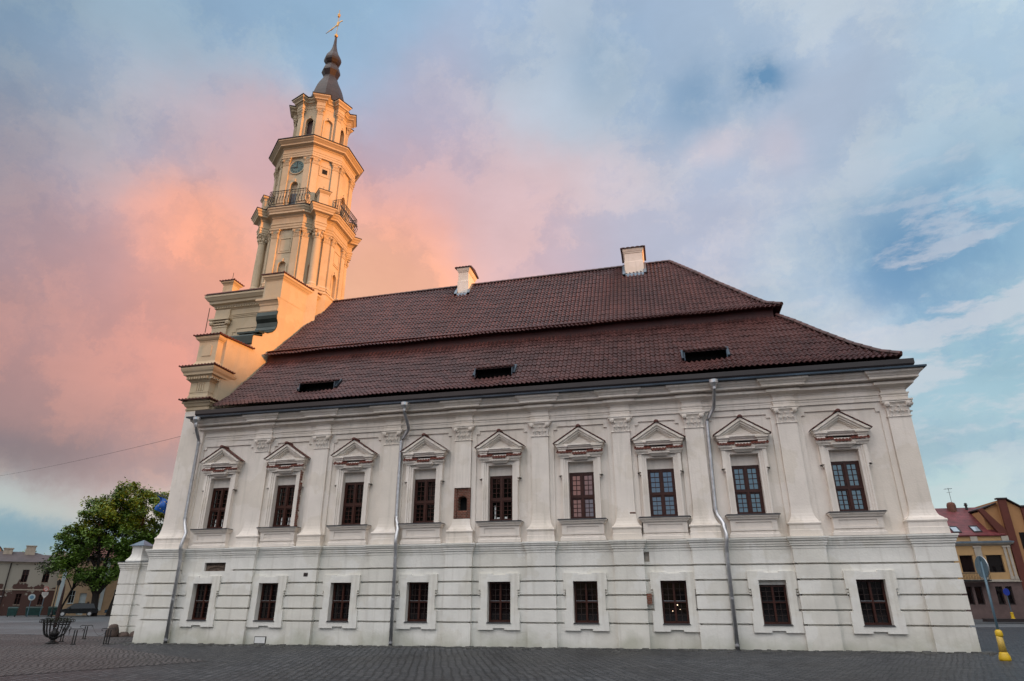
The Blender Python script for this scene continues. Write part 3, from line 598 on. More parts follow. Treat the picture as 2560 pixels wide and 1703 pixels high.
gut = [(.1, 9.60), (.38, 9.605), (.44, 9.64), (.47, 9.70), (.47, 9.885), (.445, 9.885), (.43, 9.74), (.3, 9.70)]
MB().sweep([(1.60, .35), (1.60, .21), (31.02, .21), (31.02, BD)], gut).build('gutter', GUT, TH)
MB().box((1.62, .28, 9.6), (30.98, BD-.4, 10.0)).build('eaves_box', GUT, TH)

# --- roof: real pantiles laid course by course
XI = lambda y: 1.5+.17*y                      # inner face of the west gable
def kz(x, z): return z + .30*max(0, (z-10.1)/9.)*(x-2.2)/27. + .016*math.sin(x*.83+z*1.1)+.010*math.sin(x*2.1-z*.7)+.006*math.sin(x*5.3+z*3.)
LOW = [(.03, 10.12), (.50, 10.44), (1.13, 11.05), (1.94, 11.95), (2.62, 12.78), (3.14, 13.36)]
UPP = [(2.82, 13.70), (3.40, 14.08), (3.95, 14.66), (4.65, 15.45), (5.35, 16.24), (6.39, 17.45), (7.75, 19.02)]
def resample(P, step):
    d = [0]
    for i in range(1, len(P)): d.append(d[-1]+math.dist(P[i-1], P[i]))
    n = round(d[-1]/step); out = []
    for k in range(n+1):
        s = d[-1]*k/n; i = max(j for j in range(len(d)) if d[j] <= s+1e-9); i = min(i, len(P)-2)
        t = (s-d[i])/(d[i+1]-d[i]); out.append((P[i][0]+(P[i+1][0]-P[i][0])*t, P[i][1]+(P[i+1][1]-P[i][1])*t))
    return out
def tiles(mb, prof, fl, fr, tf, step=.262, tw=.200, holes=(), zfun=lambda u, z: z):
    """prof (d,z) up the slope, fl/fr(d) side limits, tf(u,d,z) to world"""
    P = resample(prof, step); S = 6
    umin = min(fl(p[0]) for p in P); umax = max(fr(p[0]) for p in P); n = int((umax-umin)/tw*S)+1
    def wave(k): ph = 2*PI*(k % S)/S; return .034*math.sin(ph)+.010*math.sin(2*ph)
    for c in range(len(P)-1):
        (d0, z0), (d1, z1) = P[c], P[c+1]; L_ = math.hypot(d1-d0, z1-z0); nd, nz = -(z1-z0)/L_, (d1-d0)/L_
        a0, b0, a1, b1 = fl(d0), fr(d0), fl(d1), fr(d1)
        prev = None
        for k in range(n+1):
            u = umin+k*tw/S; lo = min(a0, a1); hi = max(b0, b1)
            if u < lo-tw/S or u > hi+tw/S: prev = None; continue
            u0 = min(max(u, a0), b0); u1 = min(max(u, a1), b1)
            w_ = wave(k); sc_ = -.030*math.cos(2*PI*(k % S)/S+.6); jit = .006*math.sin(k//S*12.9898+c*78.233)
            h0 = w_+.044+jit; h1 = w_+.012+jit
            ex = .035+sc_
            A = tf(u0, d0+nd*h0-(d1-d0)/L_*ex, zfun(u0, z0+nz*h0-(z1-z0)/L_*ex)); B = tf(u1, d1+nd*h1, zfun(u1, z1+nz*h1)); U = tf(u0, d0+nd*(h0-.034)-(d1-d0)/L_*ex, zfun(u0, z0+nz*(h0-.034)-(z1-z0)/L_*ex))
            cur = (mb.P(A), mb.P(B), mb.P(U), u0)
            if prev is not None and (cur[3]-prev[3] > 1e-5 or u1 > a1+1e-5):
                um = u-tw/S/2; dm = (d0+d1)/2
                if not any(h[0] < um < h[1] and h[2] < dm < h[3] for h in holes):
                    mb.f.append([prev[0], cur[0], cur[1], prev[1]]); mb.f.append([prev[2], cur[2], cur[0], prev[0]])
            prev = cur
VENTS = [(5.72, 7.50), (14.42, 16.08), (23.50, 25.15)]
front = lambda u, d, z: (u, d, z)
hipL = lambda d: 31.22-1.11*d; hipU = lambda d: 27.95-.897*(d-2.82)
roof = MB()
tiles(roof, LOW, lambda d: XI(d)+.15+max(0, .25-d)*.8, hipL, front, holes=[(a_, b_, .86, 1.42) for a_, b_ in VENTS], zfun=kz)
tiles(roof, UPP, lambda d: XI(d)+.12, hipU, front, zfun=kz)
ro = roof.build('roof', TILE, TH)
hip = MB()     # east hip: u runs along Y, d runs inwards from x = 31.2
tiles(hip, LOW, lambda d: d, lambda d: BD-d, lambda u, d, z: (hipL(d), u, z), zfun=lambda u, z: kz(31.2, z))
tiles(hip, UPP, lambda d: d, lambda d: BD-d, lambda u, d, z: (hipU(d), u, z), zfun=lambda u, z: kz(27, z))
hip.build('east_hip', TILE, TH)
bk = MB()
for P_ in (LOW, UPP):
    for (d0, z0), (d1, z1) in zip(P_, P_[1:]):
        bk.poly([(31.2-1.02*d0, BD-d0, z0), (2.2, BD-d0, z0), (2.2, BD-d1, z1), (31.2-1.02*d1, BD-d1, z1)])
bk.build('rear_slope', TILE, TH)
fb = MB()      # fascia under the upper roof
fb.sweep([(XI(3)+.1, 3.12), (27.62, 3.12), (27.62, BD-3.12)], [(0, 13.15), (0, 13.88), (.13, 13.98), (-.3, 14.2)])
fo = fb.build('fascia', FASC, TH)
MB().box((2.4, 3.3, 10.5), (27.0, BD-3.3, 14.0)).build('roof_core', DARK, TH)
# ridge and hip cap tiles
caps = MB()
def cap_run(p, q, r=.10, step=.36):
    p, q = Vector(p), Vector(q); n = max(1, round((q-p).length/step)); d = (q-p)/n; u = d.normalized(); sx = u.cross(Vector((0, 0, 1))).normalized(); up_ = sx.cross(u)
    for k in range(n):
        a_, b_ = p+d*k-u*.03, p+d*(k+1)
        ring = lambda c, r_: [c+(sx*math.cos(PI*j/6)+up_*math.sin(PI*j/6))*r_ for j in range(7)]
        caps.loft([ring(a_, r*1.16), ring(b_, r)], closed=True)
cap_run((2.80, 7.75, kz(2.8, 19.05)), (23.52, 7.75, kz(23.5, 19.05)))
caps.build('ridge_caps', TILE, TH); capf = MB(); capr = MB()
def hip_pts(P_, f): return [(f(d), d, kz(f(d), z)+.05) for d, z in P_]
for P_, f in ((LOW, hipL), (UPP, hipU)):
    hp = hip_pts(P_, f)
    caps = capf = MB()
    for a_, b_ in zip(hp, hp[1:]): cap_run(a_, b_, .10)
    capf.build('hip_caps', TILE, TH)
    hp = [(x, BD-y, z) for x, y, z in hp]; caps = capr
    for a_, b_ in zip(hp, hp[1:]): cap_run(a_, b_, .10)
pass; capr.build('rear_hip_caps', TILE, TH)
# vents in the lower slope
for a_, b_ in VENTS:
    vt = empty('roof_vent', ((a_+b_)/2, 0, 0)); vt.parent = TH; h = (b_-a_)/2; dz = kz(a_, 11.)-11.
    v = MB(); v.T = Matrix.Translation((0, 0, dz))
    v.poly([(-h, 1.35, 10.85), (h, 1.35, 10.85), (h, 1.35, 11.5), (-h, 1.35, 11.5)]); v.poly([(-h, .8, 10.80), (h, .8, 10.80), (h, 1.35, 10.86), (-h, 1.35, 10.86)])
    v.build('dark_slot', DARK, vt)
    v = MB(); v.T = Matrix.Translation((0, 0, dz))
    for s_ in (-1, 1): v = MB(); v.T = Matrix.Translation((0, 0, dz)); v.yz([(.84, 10.84), (1.42, 11.44), (.86, 11.23)], min(s_*h, s_*(h+.03)), max(s_*h, s_*(h+.03))); v.yz([(.9, 10.9), (1.4, 11.43), (1.34, 11.5), (.84, 10.96)], min(s_*h, s_*(h+.14)), max(s_*h, s_*(h+.14))); v.build('zinc_cheek', LEDGE, vt)
    v = MB(); v.T = Matrix.Translation((a_, 0, dz))
    tv = [(.84, 11.24), (1.50, 11.50)]
    tiles(v, tv, lambda d: -.06, lambda d: 2*h+.06, front); v.T = Matrix.Translation((0, 0, dz)); v.yz([(.86, 11.20), (.86, 11.24), (1.5, 11.49), (1.5, 11.43)], -h, h)
    ob = v.build('tile_lid', TILE, vt)
    if True:
        me = ob.data
        for vv in me.vertices:
            if abs(vv.co.x) > h+.7: vv.co.x -= 0
        # tiles were laid from the left edge: bring them into the vent's own frame
        xs = [vv.co.x for vv in me.vertices]
        for vv in me.vertices:
            if vv.co.x > h+.08: vv.co.x = vv.co.x-(a_+b_)/2
        for vv in me.vertices:
            if vv.co.x < -h-.08: vv.co.x = -h
# chimneys
def chimney(x0, x1, y0, y1, zb, zt):
    r = empty('chimney', (0, 0, 0)); r.parent = TH
    m_ = MB(); m_.sweep(rectpath(x0, y0, x1, y1), [(0, zb), (.03, zb), (.03, zb+.95), (0, zb+.98), (0, zt-.28), (.03, zt-.27), (.03, zt-.23), (.06, zt-.18), (.09, zt-.08), (.09, zt), (-.1, zt)], True); m_.build('stack', PLU, r)
    t = MB(); xc, yc = (x0+x1)/2, (y0+y1)/2; hx, hy = (x1-x0)/2+.17, (y1-y0)/2+.17
    n = 5
    for k in range(n):     # rounded tiles lying across the cap
        xa = xc-hx+2*hx*k/n; w_ = 2*hx/n
        ring = lambda y, z, r_: [(xa+w_/2+r_*math.cos(PI*j/5)*w_*.5, y, z+.05*math.sin(PI*j/5)) for j in range(6)]
        t.loft([ring(yc-hy, zt+.0, 1.02), ring(yc, zt+.16, 1.02)]); t.loft([ring(yc+hy, zt+.0, 1.02), ring(yc, zt+.16, 1.02)])
    t.prism([(xc-hx, yc-hy, zt), (xc+hx, yc-hy, zt), (xc+hx, yc+hy, zt), (xc-hx, yc+hy, zt)], [(xc-hx, yc-.05, zt+.17), (xc+hx, yc-.05, zt+.17), (xc+hx, yc+.05, zt+.17), (xc-hx, yc+.05, zt+.17)])
    n = int(2*hy/.14)
    for k in range(n):
        ya = yc-hy+2*hy*(k+.5)/n; z = zt+.02+.15*(1-abs(ya-yc)/hy)
        for s_ in (-1, 1): t.tube([(xc+s_*(hx-.02), ya, z-.02), (xc+s_*(hx+.03), ya, z-.03)], .055, 6)
    t.build('tile_cap', TILE, r)
    f = MB(); zf = lambda y: kz(x0, 19.06-(7.75-y)*1.155)
    for X0, X1 in ((x0-.16, x0), (x1, x1+.16)): f.yz([(y0-.22, zf(y0-.22)-.12), (7.75, zf(7.75)-.1), (7.75, zf(7.75)+.13), (y0-.05, zf(y0)+.16), (y0-.22, zf(y0-.22)+.16)], X0, X1)
    f.box((x0-.16, y0-.22, zf(y0-.22)-.15), (x1+.16, y0-.04, zf(y0-.22)+.13)); f.build('flashing', ZINC, r)
chimney(11.34, 11.96, 7.10, 8.45, 18.2, 20.02)
chimney(21.12, 22.10, 7.05, 8.45, 18.2, 19.98)

# --- downpipes
def downpipe(pts):
    r = empty('downpipe', (0, 0, 0)); r.parent = TH
    P_ = [Vector(p) for p in pts]; Q = [P_[0]]
    for i in range(1, len(P_)-1):
        a_, b_ = P_[i-1], P_[i+1]; l0 = min(.12, (P_[i]-a_).length*.4); l1 = min(.12, (P_[i]-b_).length*.4)
        p0 = P_[i]+(a_-P_[i]).normalized()*l0; p1 = P_[i]+(b_-P_[i]).normalized()*l1
        Q += [p0, (p0+P_[i]*2+p1)/4, p1]
    Q.append(P_[-1]); m_ = MB(); m_.tube(Q, .072, 14); m_.build('pipe', STEEL, r, smooth=True)
    h = MB(); x, y, z = pts[0]; h.lathe((x, y), [(.07, z-.36), (.075, z-.27), (.15, z-.13), (.165, z-.12), (.165, z), (.15, z+.01)], 14); h.build('hopper', STEEL, r)
    for i in range(len(P_)-1):
        d = P_[i+1]-P_[i]
        if d.length > 2:
            n = int(d.length/1.45)
            for k in range(n+1):
                q = P_[i]+d*((k+.06)/(n+.12)); u = d.normalized()
                c_ = MB(); c_.tube([q-u*.03, q+u*.03], .083, 12); c_.box((q.x-.012, q.y, q.z-.012), (q.x+.012, q.y+.22, q.z+.012)); c_.build('pipe_collar', STEEL, r)
    s = MB(); x, y, z = pts[-1]; s.tube([(x, y, z+.02), (x, y-.02, z-.12)], .075, 10); s.build('shoe', IRON, r)
downpipe([(1.50, -.50, 9.46), (1.52, -.50, 9.0), (1.39, .02, 8.50), (1.38, .08, 4.92), (1.72, -.10, 4.36), (1.70, -.26, 3.80), (1.70, -.12, 3.30), (1.70, -.10, .06)])
downpipe([(11.72, -.50, 9.46), (11.71, -.50, 9.1), (11.74, .10, 8.46), (11.36, .22, 8.03), (11.38, .20, 4.80), (11.57, -.02, 4.42), (11.61, -.26, 3.85), (11.59, -.12, 3.30), (11.61, -.10, .08)])
downpipe([(24.38, -.50, 9.50), (24.37, -.50, 9.15), (24.33, .10, 8.58), (24.02, .22, 8.13), (23.95, .20, 4.66), (24.17, -.02, 4.20), (24.19, -.26, 3.72), (24.14, -.12, 3.26), (24.12, -.10, .17)])
# --- small scars and fittings of the wall
r0 = MB(); r0.box((2.70, .30, 2.78), (3.76, .34, 3.16)); r0.build('recess_stone', mat('dark_brown_stone', (.14, .10, .075), .9, .4, 7, 1., 9), TH)  # back of the recess in mottled dark brown stone
r0 = MB()
for k in range(9): a_ = k*1.0/9; r0.lathe((2.85+a_*.8, .31), [(.001, 2.86+.08*math.sin(a_*3)), (.06, 2.9+.08*math.sin(a_*3)), (.05, 3.0), (.001, 3.05)], 7)
r0.build('carved_fragment', mat('carved_stone', (.17, .12, .09), .9, .3, 7, .8, 9), TH)
MB().box((21.22, .29, 2.94), (21.45, .33, 3.32)).build('filled_recess', mat('old_render', (.42, .37, .32), .9, .15, 5, .6, 12), TH)
r0 = MB(); r0.box((5.62, .155, gz(5)+.02), (6.14, .175, .31)); r0.build('hatch_frame', IRON, TH)
h_ = MB(); h_.box((5.65, .14, gz(5)+.04), (6.11, .154, .285)); h_.box((5.92, .125, .15), (5.95, .139, .19)); h_.build('meter_hatch', HATCH, TH)
MB().box((7.575, -.006, 2.55), (7.765, .01, 2.69)).build('air_brick', GUT, TH)
MB().box((21.243, -.012, 1.52), (21.42, .05, 1.88)).build('exposed_brick_patch', BRICK, TH)
b_ = MB(); b_.box((20.84, .192, 4.46), (21.055, .21, 4.74)); b_.box((21.055, .30, 4.46), (21.22, .34, 4.74)); b_.build('broken_plaster_patch', BRICK, TH)
MB().box((21.2, .30, 4.02), (21.27, .33, 4.40)).build('dark_joint', DARK, TH)
b_ = MB(); z = 4.55
while z < 7.0: b_.box((6.79, .10, z), (6.84+random.uniform(0, .05), .2, z+.065)); z += .077
b_.build('exposed_brick_edge', BRICK, TH)

# ================================================================== WEST GABLE
GT = 1.15
gab = MB()
def gp(y, z, d=0.): return (XI(y)-d, y, z)
def gwall(pts, d0=0., d1=GT): gab.prism([gp(y, z, d1) for y, z in pts], [gp(y, z, d0) for y, z in pts])
gwall([(.40, 9.4), (.40, 10.60), (.45, 12.6), (.45, 13.82), (2.0, 13.82), (2.0, 14.55), (2.62, 14.72), (2.62, 14.95)]+
      [(2.62, 9.4)])
gwall([(2.62, 9.4), (2.62, 14.98), (2.95, 15.02), (3.25, 15.2), (3.44, 15.42), (3.53, 15.65), (3.54, 15.94), (3.43, 16.14), (3.40, 16.30), (3.46, 16.56), (3.46, 17.5), (3.48, 18.72), (7.6, 18.72), (7.75, 18.6), (7.75, 9.4)])
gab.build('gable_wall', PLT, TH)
gr = MB()     # the rear half of the gable
gr.prism([(1.2, 15.2, 9.4), (1.2, 10., 9.4), (1.2, 10., 18.5), (1.2, 12.2, 16.), (1.2, 15.2, 12.5)], [(2.2, 15.2, 9.4), (2.2, 10., 9.4), (2.2, 10., 18.5), (2.2, 12.2, 16.), (2.2, 15.2, 12.5)]); gr.build('rear_gable_wall', PLT, TH)
# first pedestal (above the corner pilaster)
g1 = MB()
def blk(mb, x0, y0, x1, y1, prof): mb.sweep(rectpath(x0, y0, x1, y1), prof, True)
blk(g1, .20, .21, 1.41, 1.2, [(0, 9.9), (0, 10.05), (.03, 10.06), (.03, 10.14), (.0, 10.16), (.0, 10.20), (.06, 10.24), (.12, 10.36), (.18, 10.38), (.18, 10.46), (-.1, 10.5)])
blk(g1, .34, .02, 1.38, 1.3, [(-.1, 10.45), (0, 10.46), (.03, 10.62), (.03, 10.70), (0, 10.73), (0, 10.86), (.02, 10.87), (.02, 10.90), (0, 10.91), (0, 11.38), (.03, 11.40), (.08, 11.46), (.12, 11.48)])
blk(g1, .34, .02, 1.38, 1.0, [(.1, 11.47), (.14, 11.50), (.14, 11.60), (.17, 11.62), (.17, 11.66), (.28, 11.70), (.30, 11.80), (.36, 11.88), (.40, 11.98), (.40, 12.07), (0, 12.1)])
for k in range(9): g1.box((.22+k*.135, -.215, 11.50), (.29+k*.135, -.10, 11.60))
for k in range(9): g1.box((1.49, -.14+k*.12, 11.50), (1.60, -.08+k*.12, 11.60))
for k in range(4): g1.box((.68+k*.12, -.02, 10.95), (.73+k*.12, .02, 11.36))
# second pedestal
blk(g1, .35, .05, 1.40, 1.9, [(.1, 12.1), (.1, 12.30), (.03, 12.42), (0, 12.5), (0, 13.50), (.02, 13.51), (.02, 13.55), (.07, 13.58), (.14, 13.66), (.17, 13.76), (-.1, 13.8)])
g1.xz([(.62, 12.75), (1.12, 12.75), (1.12, 13.25), (1.0, 13.35), (.74, 13.35), (.62, 13.25)], .02, .06)
g1.build('corner_pedestals', PLT, TH)
ct = MB()     # clay tile copings
def coping(mb, p, q, wl_, wr_, th=.06, n=None):
    """row of rounded tiles from p to q, sloping down to both sides"""
    p, q = Vector(p), Vector(q); n = n or max(2, round((q-p).length/.2)); d = (q-p)/n; u = d.normalized(); sx = u.cross(Vector((0, 0, 1))).normalized()
    for k in range(n):
        a_, b_ = p+d*(k+.04), p+d*(k+.96); m = (a_+b_)/2
        for s_, w_ in ((1, wr_), (-1, wl_)):
            o_ = sx*s_*w_-Vector((0, 0, w_*.35)); up_ = Vector((0, 0, th))
            mb.prism([a_, b_, b_+o_, a_+o_], [a_+up_, b_+up_, b_+o_+up_*.6, a_+o_+up_*.6])
    mb.tube([p+Vector((0, 0, th)), q+Vector((0, 0, th))], .06, 6)
def cap_hip(mb, x0, y0, x1, y1, z, rise, ov=.06):
    mb.prism([(x0-ov, y0-ov, z), (x1+ov, y0-ov, z), (x1+ov, y1+ov, z), (x0-ov, y1+ov, z)], [(x0-ov, y0-ov, z+.04), (x1+ov, y0-ov, z+.04), (x1+ov, y1+ov, z+.04), (x0-ov, y1+ov, z+.04)])
    cx_ = (x0+x1)/2; cy_ = (y0+y1)/2; dy = max(.02, (y1-y0)/2-(x1-x0)/2); dx = max(.02, (x1-x0)/2-(y1-y0)/2)
    mb.prism([(x0-ov, y0-ov, z+.045), (x1+ov, y0-ov, z+.045), (x1+ov, y1+ov, z+.045), (x0-ov, y1+ov, z+.045)], [(cx_-dx, cy_-dy, z+rise), (cx_+dx, cy_-dy, z+rise), (cx_+dx, cy_+dy, z+rise), (cx_-dx, cy_+dy, z+rise)])
    for xx in (x0-ov, x1+ov):
        n = int((y1-y0+2*ov)/.17)
        for k in range(n+1): yy = y0-ov+k*(y1-y0+2*ov)/n; mb.tube([(xx-.03 if xx > cx_ else xx+.03, yy, z+.05), (xx, yy, z+.03)], .045, 6)
    n = int((x1-x0+2*ov)/.17)
    for k in range(n+1): xx = x0-ov+k*(x1-x0+2*ov)/n; mb.tube([(xx, y0-ov+.03, z+.05), (xx, y0-ov, z+.03)], .045, 6)
cap_hip(ct, .04, -.08, 1.60, 1.3, 10.5, .16); ct.build('lower_coping', REDT, TH)
ct = MB(); cap_hip(ct, -.06, -.38, 1.78, 1.05, 12.09, .2); ct.build('middle_coping', REDT, TH)
ct2 = MB(); cap_hip(ct2, .18, -.12, 1.57, 2.05, 13.79, .2); ct = MB()
# top pedestal over the gable shoulder
g2 = MB()
def skew_blk(mb, d0, d1, y0, y1, prof, outl=True):
    path = [(XI(y0)-d1, y0), (XI(y0)-d0, y0), (XI(y1)-d0, y1), (XI(y1)-d1, y1)]
    if outl: mb.sweep(path, prof, True)
    else: mb.sweep([(XI(y1)-d1, y1), (XI(y0)-d1, y0), (XI(y0)-d0-.004, y0)], prof+[(-.5, prof[-1][1]), (-.5, prof[0][1])])
skew_blk(g2, 0., 1.15, 3.42, 4.5, [(-.1, 16.50), (0, 16.55), (.04, 16.62), (.04, 16.70), (0, 16.72), (0, 16.95), (.04, 17.0), (.06, 17.10), (.14, 17.2), (.20, 17.24), (.20, 17.36), (-.1, 17.4)], False)
skew_blk(g2, -.012, 1.02, 3.44, 6.3, [(0, 17.4), (0, 17.5), (0, 17.55), (0, 18.52), (.02, 18.53), (.02, 18.57), (.06, 18.60), (.12, 18.70), (.17, 18.74), (.17, 18.86), (-.2, 18.9)])
g2.build('shoulder_pedestal', PLT, TH)
def skew_cap(mb, d0, d1, y0, y1, z, rise):
    A = [(XI(y0)-d1, y0, z), (XI(y0)-d0, y0, z), (XI(y1)-d0, y1, z), (XI(y1)-d1, y1, z)]
    m0 = (Vector(A[0])+Vector(A[1]))/2+Vector((0, .4, rise)); m1 = (Vector(A[2])+Vector(A[3]))/2+Vector((0, -.4, rise))
    mb.prism(A, [(p[0], p[1], z+.05) for p in A])
    A = [(p[0], p[1], z+.055) for p in A]
    for q in ([A[0], A[1], m0], [A[1], A[2], m1, m0], [A[2], A[3], m1], [A[3], A[0], m0, m1]): mb.poly(q)
    n = int((y1-y0)/.17)
    for k in range(n+1): yy = y0+k*(y1-y0)/n; mb.tube([(XI(yy)-d0-.04, yy, z+.05), (XI(yy)-d0+.02, yy, z+.03)], .05, 6)
skew_cap(ct2, -.10, 1.1, -.05, 2.12, 13.80, .14); ct2.build('pedestal_coping', REDT, TH); skew_cap(ct, -.22, 1.25, 3.22, 6.4, 18.88, .2)
ct.build('shoulder_coping', REDT, TH)
# volute scroll sheathed in green metal
vs = MB()
crv = [(2.66, 15.00), (2.95, 15.04), (3.25, 15.21), (3.43, 15.42), (3.51, 15.65), (3.52, 15.92), (3.42, 16.10), (3.39, 16.28), (3.44, 16.55)]
for (ya, za), (yb_, zb_) in zip(crv, crv[1:]):
    vs.prism([gp(ya, za, -.03), gp(yb_, zb_, -.03), gp(yb_-.05, zb_+.01, -.03), gp(ya-.05, za+.03, -.03)], [gp(ya, za, GT+.1), gp(yb_, zb_, GT+.1), gp(yb_-.05, zb_+.01, GT+.1), gp(ya-.05, za+.03, GT+.1)])
crv = [(1.98, 14.04), (1.97, 14.5), (2.10, 14.62), (2.35, 14.68), (2.6, 14.80)]
for (ya, za), (yb_, zb_) in zip(crv, crv[1:]):
    vs.prism([gp(ya, za, -.03), gp(yb_, zb_, -.03), gp(yb_-.05, zb_+.04, -.03), gp(ya-.05, za+.04, -.03)], [gp(ya, za, GT+.3), gp(yb_, zb_, GT+.3), gp(yb_-.05, zb_+.04, GT+.3), gp(ya-.05, za+.04, GT+.3)])
vs.prism([gp(2.3, 14.86, -.03), gp(2.7, 14.9, -.03), gp(2.7, 15.0, -.03), gp(2.3, 14.96, -.03)], [gp(2.3, 14.86, GT+.15), gp(2.7, 14.9, GT+.15), gp(2.7, 15.0, GT+.15), gp(2.3, 14.96, GT+.15)])
vs.build('scroll_flashing', COPPER, TH)
MB().tube([(XI(.4)-.9, -.1, 13.95), (XI(.4)-.9, -.1, 15.3)], .02, 5).build('lightning_rod', IRON, TH)

# ================================================================== TOWER
TW = empty('tower', (0, 0, 0)); TW.parent = TH
TCX, TCY = .36, 7.75; ROT = math.radians(2.3)
# square lower stage
bx0, bx1, by0, by1 = -2.85, 1.60, 4.6, 10.9
tb = MB()
blk(tb, bx0, by0, bx1, by1, [(0, 9), (0, 16.35), (0, 17.02), (.03, 17.03), (.03, 17.10), (.06, 17.12), (.06, 17.18), (.09, 17.20), (0, 17.24), (0, 17.60), (.04, 17.62), (.04, 17.66), (.10, 17.68), (.10, 17.78), (.14, 17.80), (.16, 17.88), (.34, 17.92), (.36, 18.05), (.44, 18.10), (.54, 18.24), (.58, 18.28), (.58, 18.40), (-.3, 18.44)])
for k in range(24): x = bx0-.1+k*.17; tb.box((x, by0-.16, 17.69), (x+.09, by0-.1, 17.775))
# corner pilaster with capital, and framed panel
tb.box((bx0-.04, by0-.12, 9), (-1.9, by0, 16.45)); tb.box((bx0-.02, by0-.1, 16.98), (-1.88, by0, 17.6))
for z, o_ in ((16.45, .03), (16.60, .06), (16.75, .12), (16.88, .2)): tb.box((bx0-.04-o_, by0-.12-o_, z), (-1.9+o_, by0, z+.09))
for s_ in (bx0-.08, -1.86): tb.lathe((s_, by0-.16), [(.02, 16.55), (.13, 16.62), (.16, 16.74), (.1, 16.86), (.02, 16.9)], 8)
tb.box((-1.6, by0-.03, 14.2), (-1.52, by0, 16.15)); tb.box((-1.3, by0-.03, 16.3), (1.2, by0, 16.38)); tb.box((-1.52, by0-.03, 16.1), (-1.3, by0, 16.16)); tb.box((-1.36, by0-.03, 16.16), (-1.3, by0, 16.3))
tb.box((-1.15, by0-.02, 15.95), (1.0, by0, 16.0))
# pedestals at the corners of the platform
for x0, y0 in ((-2.78, 4.62), (-2.78, 10.2), (.9, 10.2)):
    blk(tb, x0, y0, x0+.66, y0+.62, [(.04, 18.42), (.04, 18.55), (0, 18.6), (0, 19.32), (.02, 19.33), (.02, 19.37), (.08, 19.43), (.12, 19.46), (.12, 19.54), (-.1, 19.56)])
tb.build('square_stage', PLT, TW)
tc_ = MB()
for x0, y0 in ((-2.78, 4.62), (-2.78, 10.2), (.9, 10.2)): tq = MB(); cap_hip(tq, x0-.12, y0-.12, x0+.78, y0+.74, 19.55, .2, .05); tq.build('pedestal_cap', REDT, TW)
coping(tc_, (bx0-.6, by0-.4, 18.50), (1.0, by0-.4, 18.50), .2, .22); coping(tc_, (bx0-.42, by0-.3, 18.50), (bx0-.42, by1, 18.50), .2, .22)
tc_.build('parapet_tiles', REDT, TW)
MB().tube([(-2.45, 4.9, 19.7), (-2.45, 4.9, 20.3)], .015, 5).build('finial_rod', IRON, TW)

def ocorners(a_, k=.565, aa=None):
    c_ = a_*k; P_ = [(-(a_-c_), -a_), (a_-c_, -a_), (a_, -(a_-c_)), (a_, a_-c_), (a_-c_, a_), (-(a_-c_), a_), (-a_, a_-c_), (-a_, -(a_-c_))]
    R_ = Matrix.Rotation(ROT, 2); out = []
    for p in P_: q = R_ @ Vector(p); out.append((TCX+q.x, TCY+q.y))
    return out    # counter-clockwise, edge 0 = front, 1 = right-front diagonal, 2 = right ...
def face_T(a_, f):
    P_ = ocorners(a_); p, q = Vector(P_[f]), Vector(P_[(f+1) % 8]); m = (p+q)/2; d = (q-p); 
    return Matrix.Translation((m.x, m.y, 0)) @ Matrix.Rotation(math.atan2(d.y, d.x), 4, 'Z'), d.length/2    # local x along face, -y outward
def face_capital(mb, x0, x1, y, z0, z1):
    """small composite capital on a face pilaster"""
    h = z1-z0; w_ = x1-x0; c_ = (x0+x1)/2
    mb.sweep([(x0, .02), (x0, y), (x1, y), (x1, .02)], [(0, z0), (.025, z0+.01), (.025, z0+.05), (0, z0+.06), (.01, z0+h*.5), (.05, z0+h*.72), (.07, z0+h*.78), (.07, z0+h*.84), (.11, z0+h*.88), (.11, z1), (-.05, z1)])
    for s_ in (-1, 1):
        for rr, yy in ((.095, -.07), (.05, -.095)): mb.prism([(c_+s_*(w_/2)+rr*math.cos(t*PI/5), y+yy, z0+h*.70+rr*math.sin(t*PI/5)) for t in range(10)], [(c_+s_*(w_/2)+rr*math.cos(t*PI/5), y, z0+h*.70+rr*math.sin(t*PI/5)) for t in range(10)])
    for k in range(3):
        lx = c_+(k-1)*w_*.32
        mb.prism([(lx-.055, y-.02, z0+.07), (lx+.055, y-.02, z0+.07), (lx+.07, y-.05, z0+h*.42), (lx-.07, y-.05, z0+h*.42)], [(lx-.05, y, z0+.07), (lx+.05, y, z0+.07), (lx+.05, y, z0+h*.5), (lx-.05, y, z0+h*.5)])
        mb.box((lx-.05, y-.075, z0+h*.40), (lx+.05, y-.01, z0+h*.47))
def arch_frame(mb, aw, z0, zs, ah, y, wd=.1, dp=.05, n=12):
    """raised band following an arch, with a keystone"""
    A = [(aw, z0)]+[(aw*math.cos(PI*t/n), zs+ah*math.sin(PI*t/n)) for t in range(n+1)]+[(-aw, z0)]
    k = (aw+wd)/aw; B = [(aw+wd, z0)]+[((aw+wd)*math.cos(PI*t/n), zs+(ah+wd)*math.sin(PI*t/n)) for t in range(n+1)]+[(-aw-wd, z0)]
    for t in range(len(A)-1): mb.xz([A[t], B[t], B[t+1], A[t+1]], y-dp, y)
    mb.xz([(-.05, zs+ah-.02), (.05, zs+ah-.02), (.08, zs+ah+wd+.10), (-.08, zs+ah+wd+.10)], y-dp-.04, y)
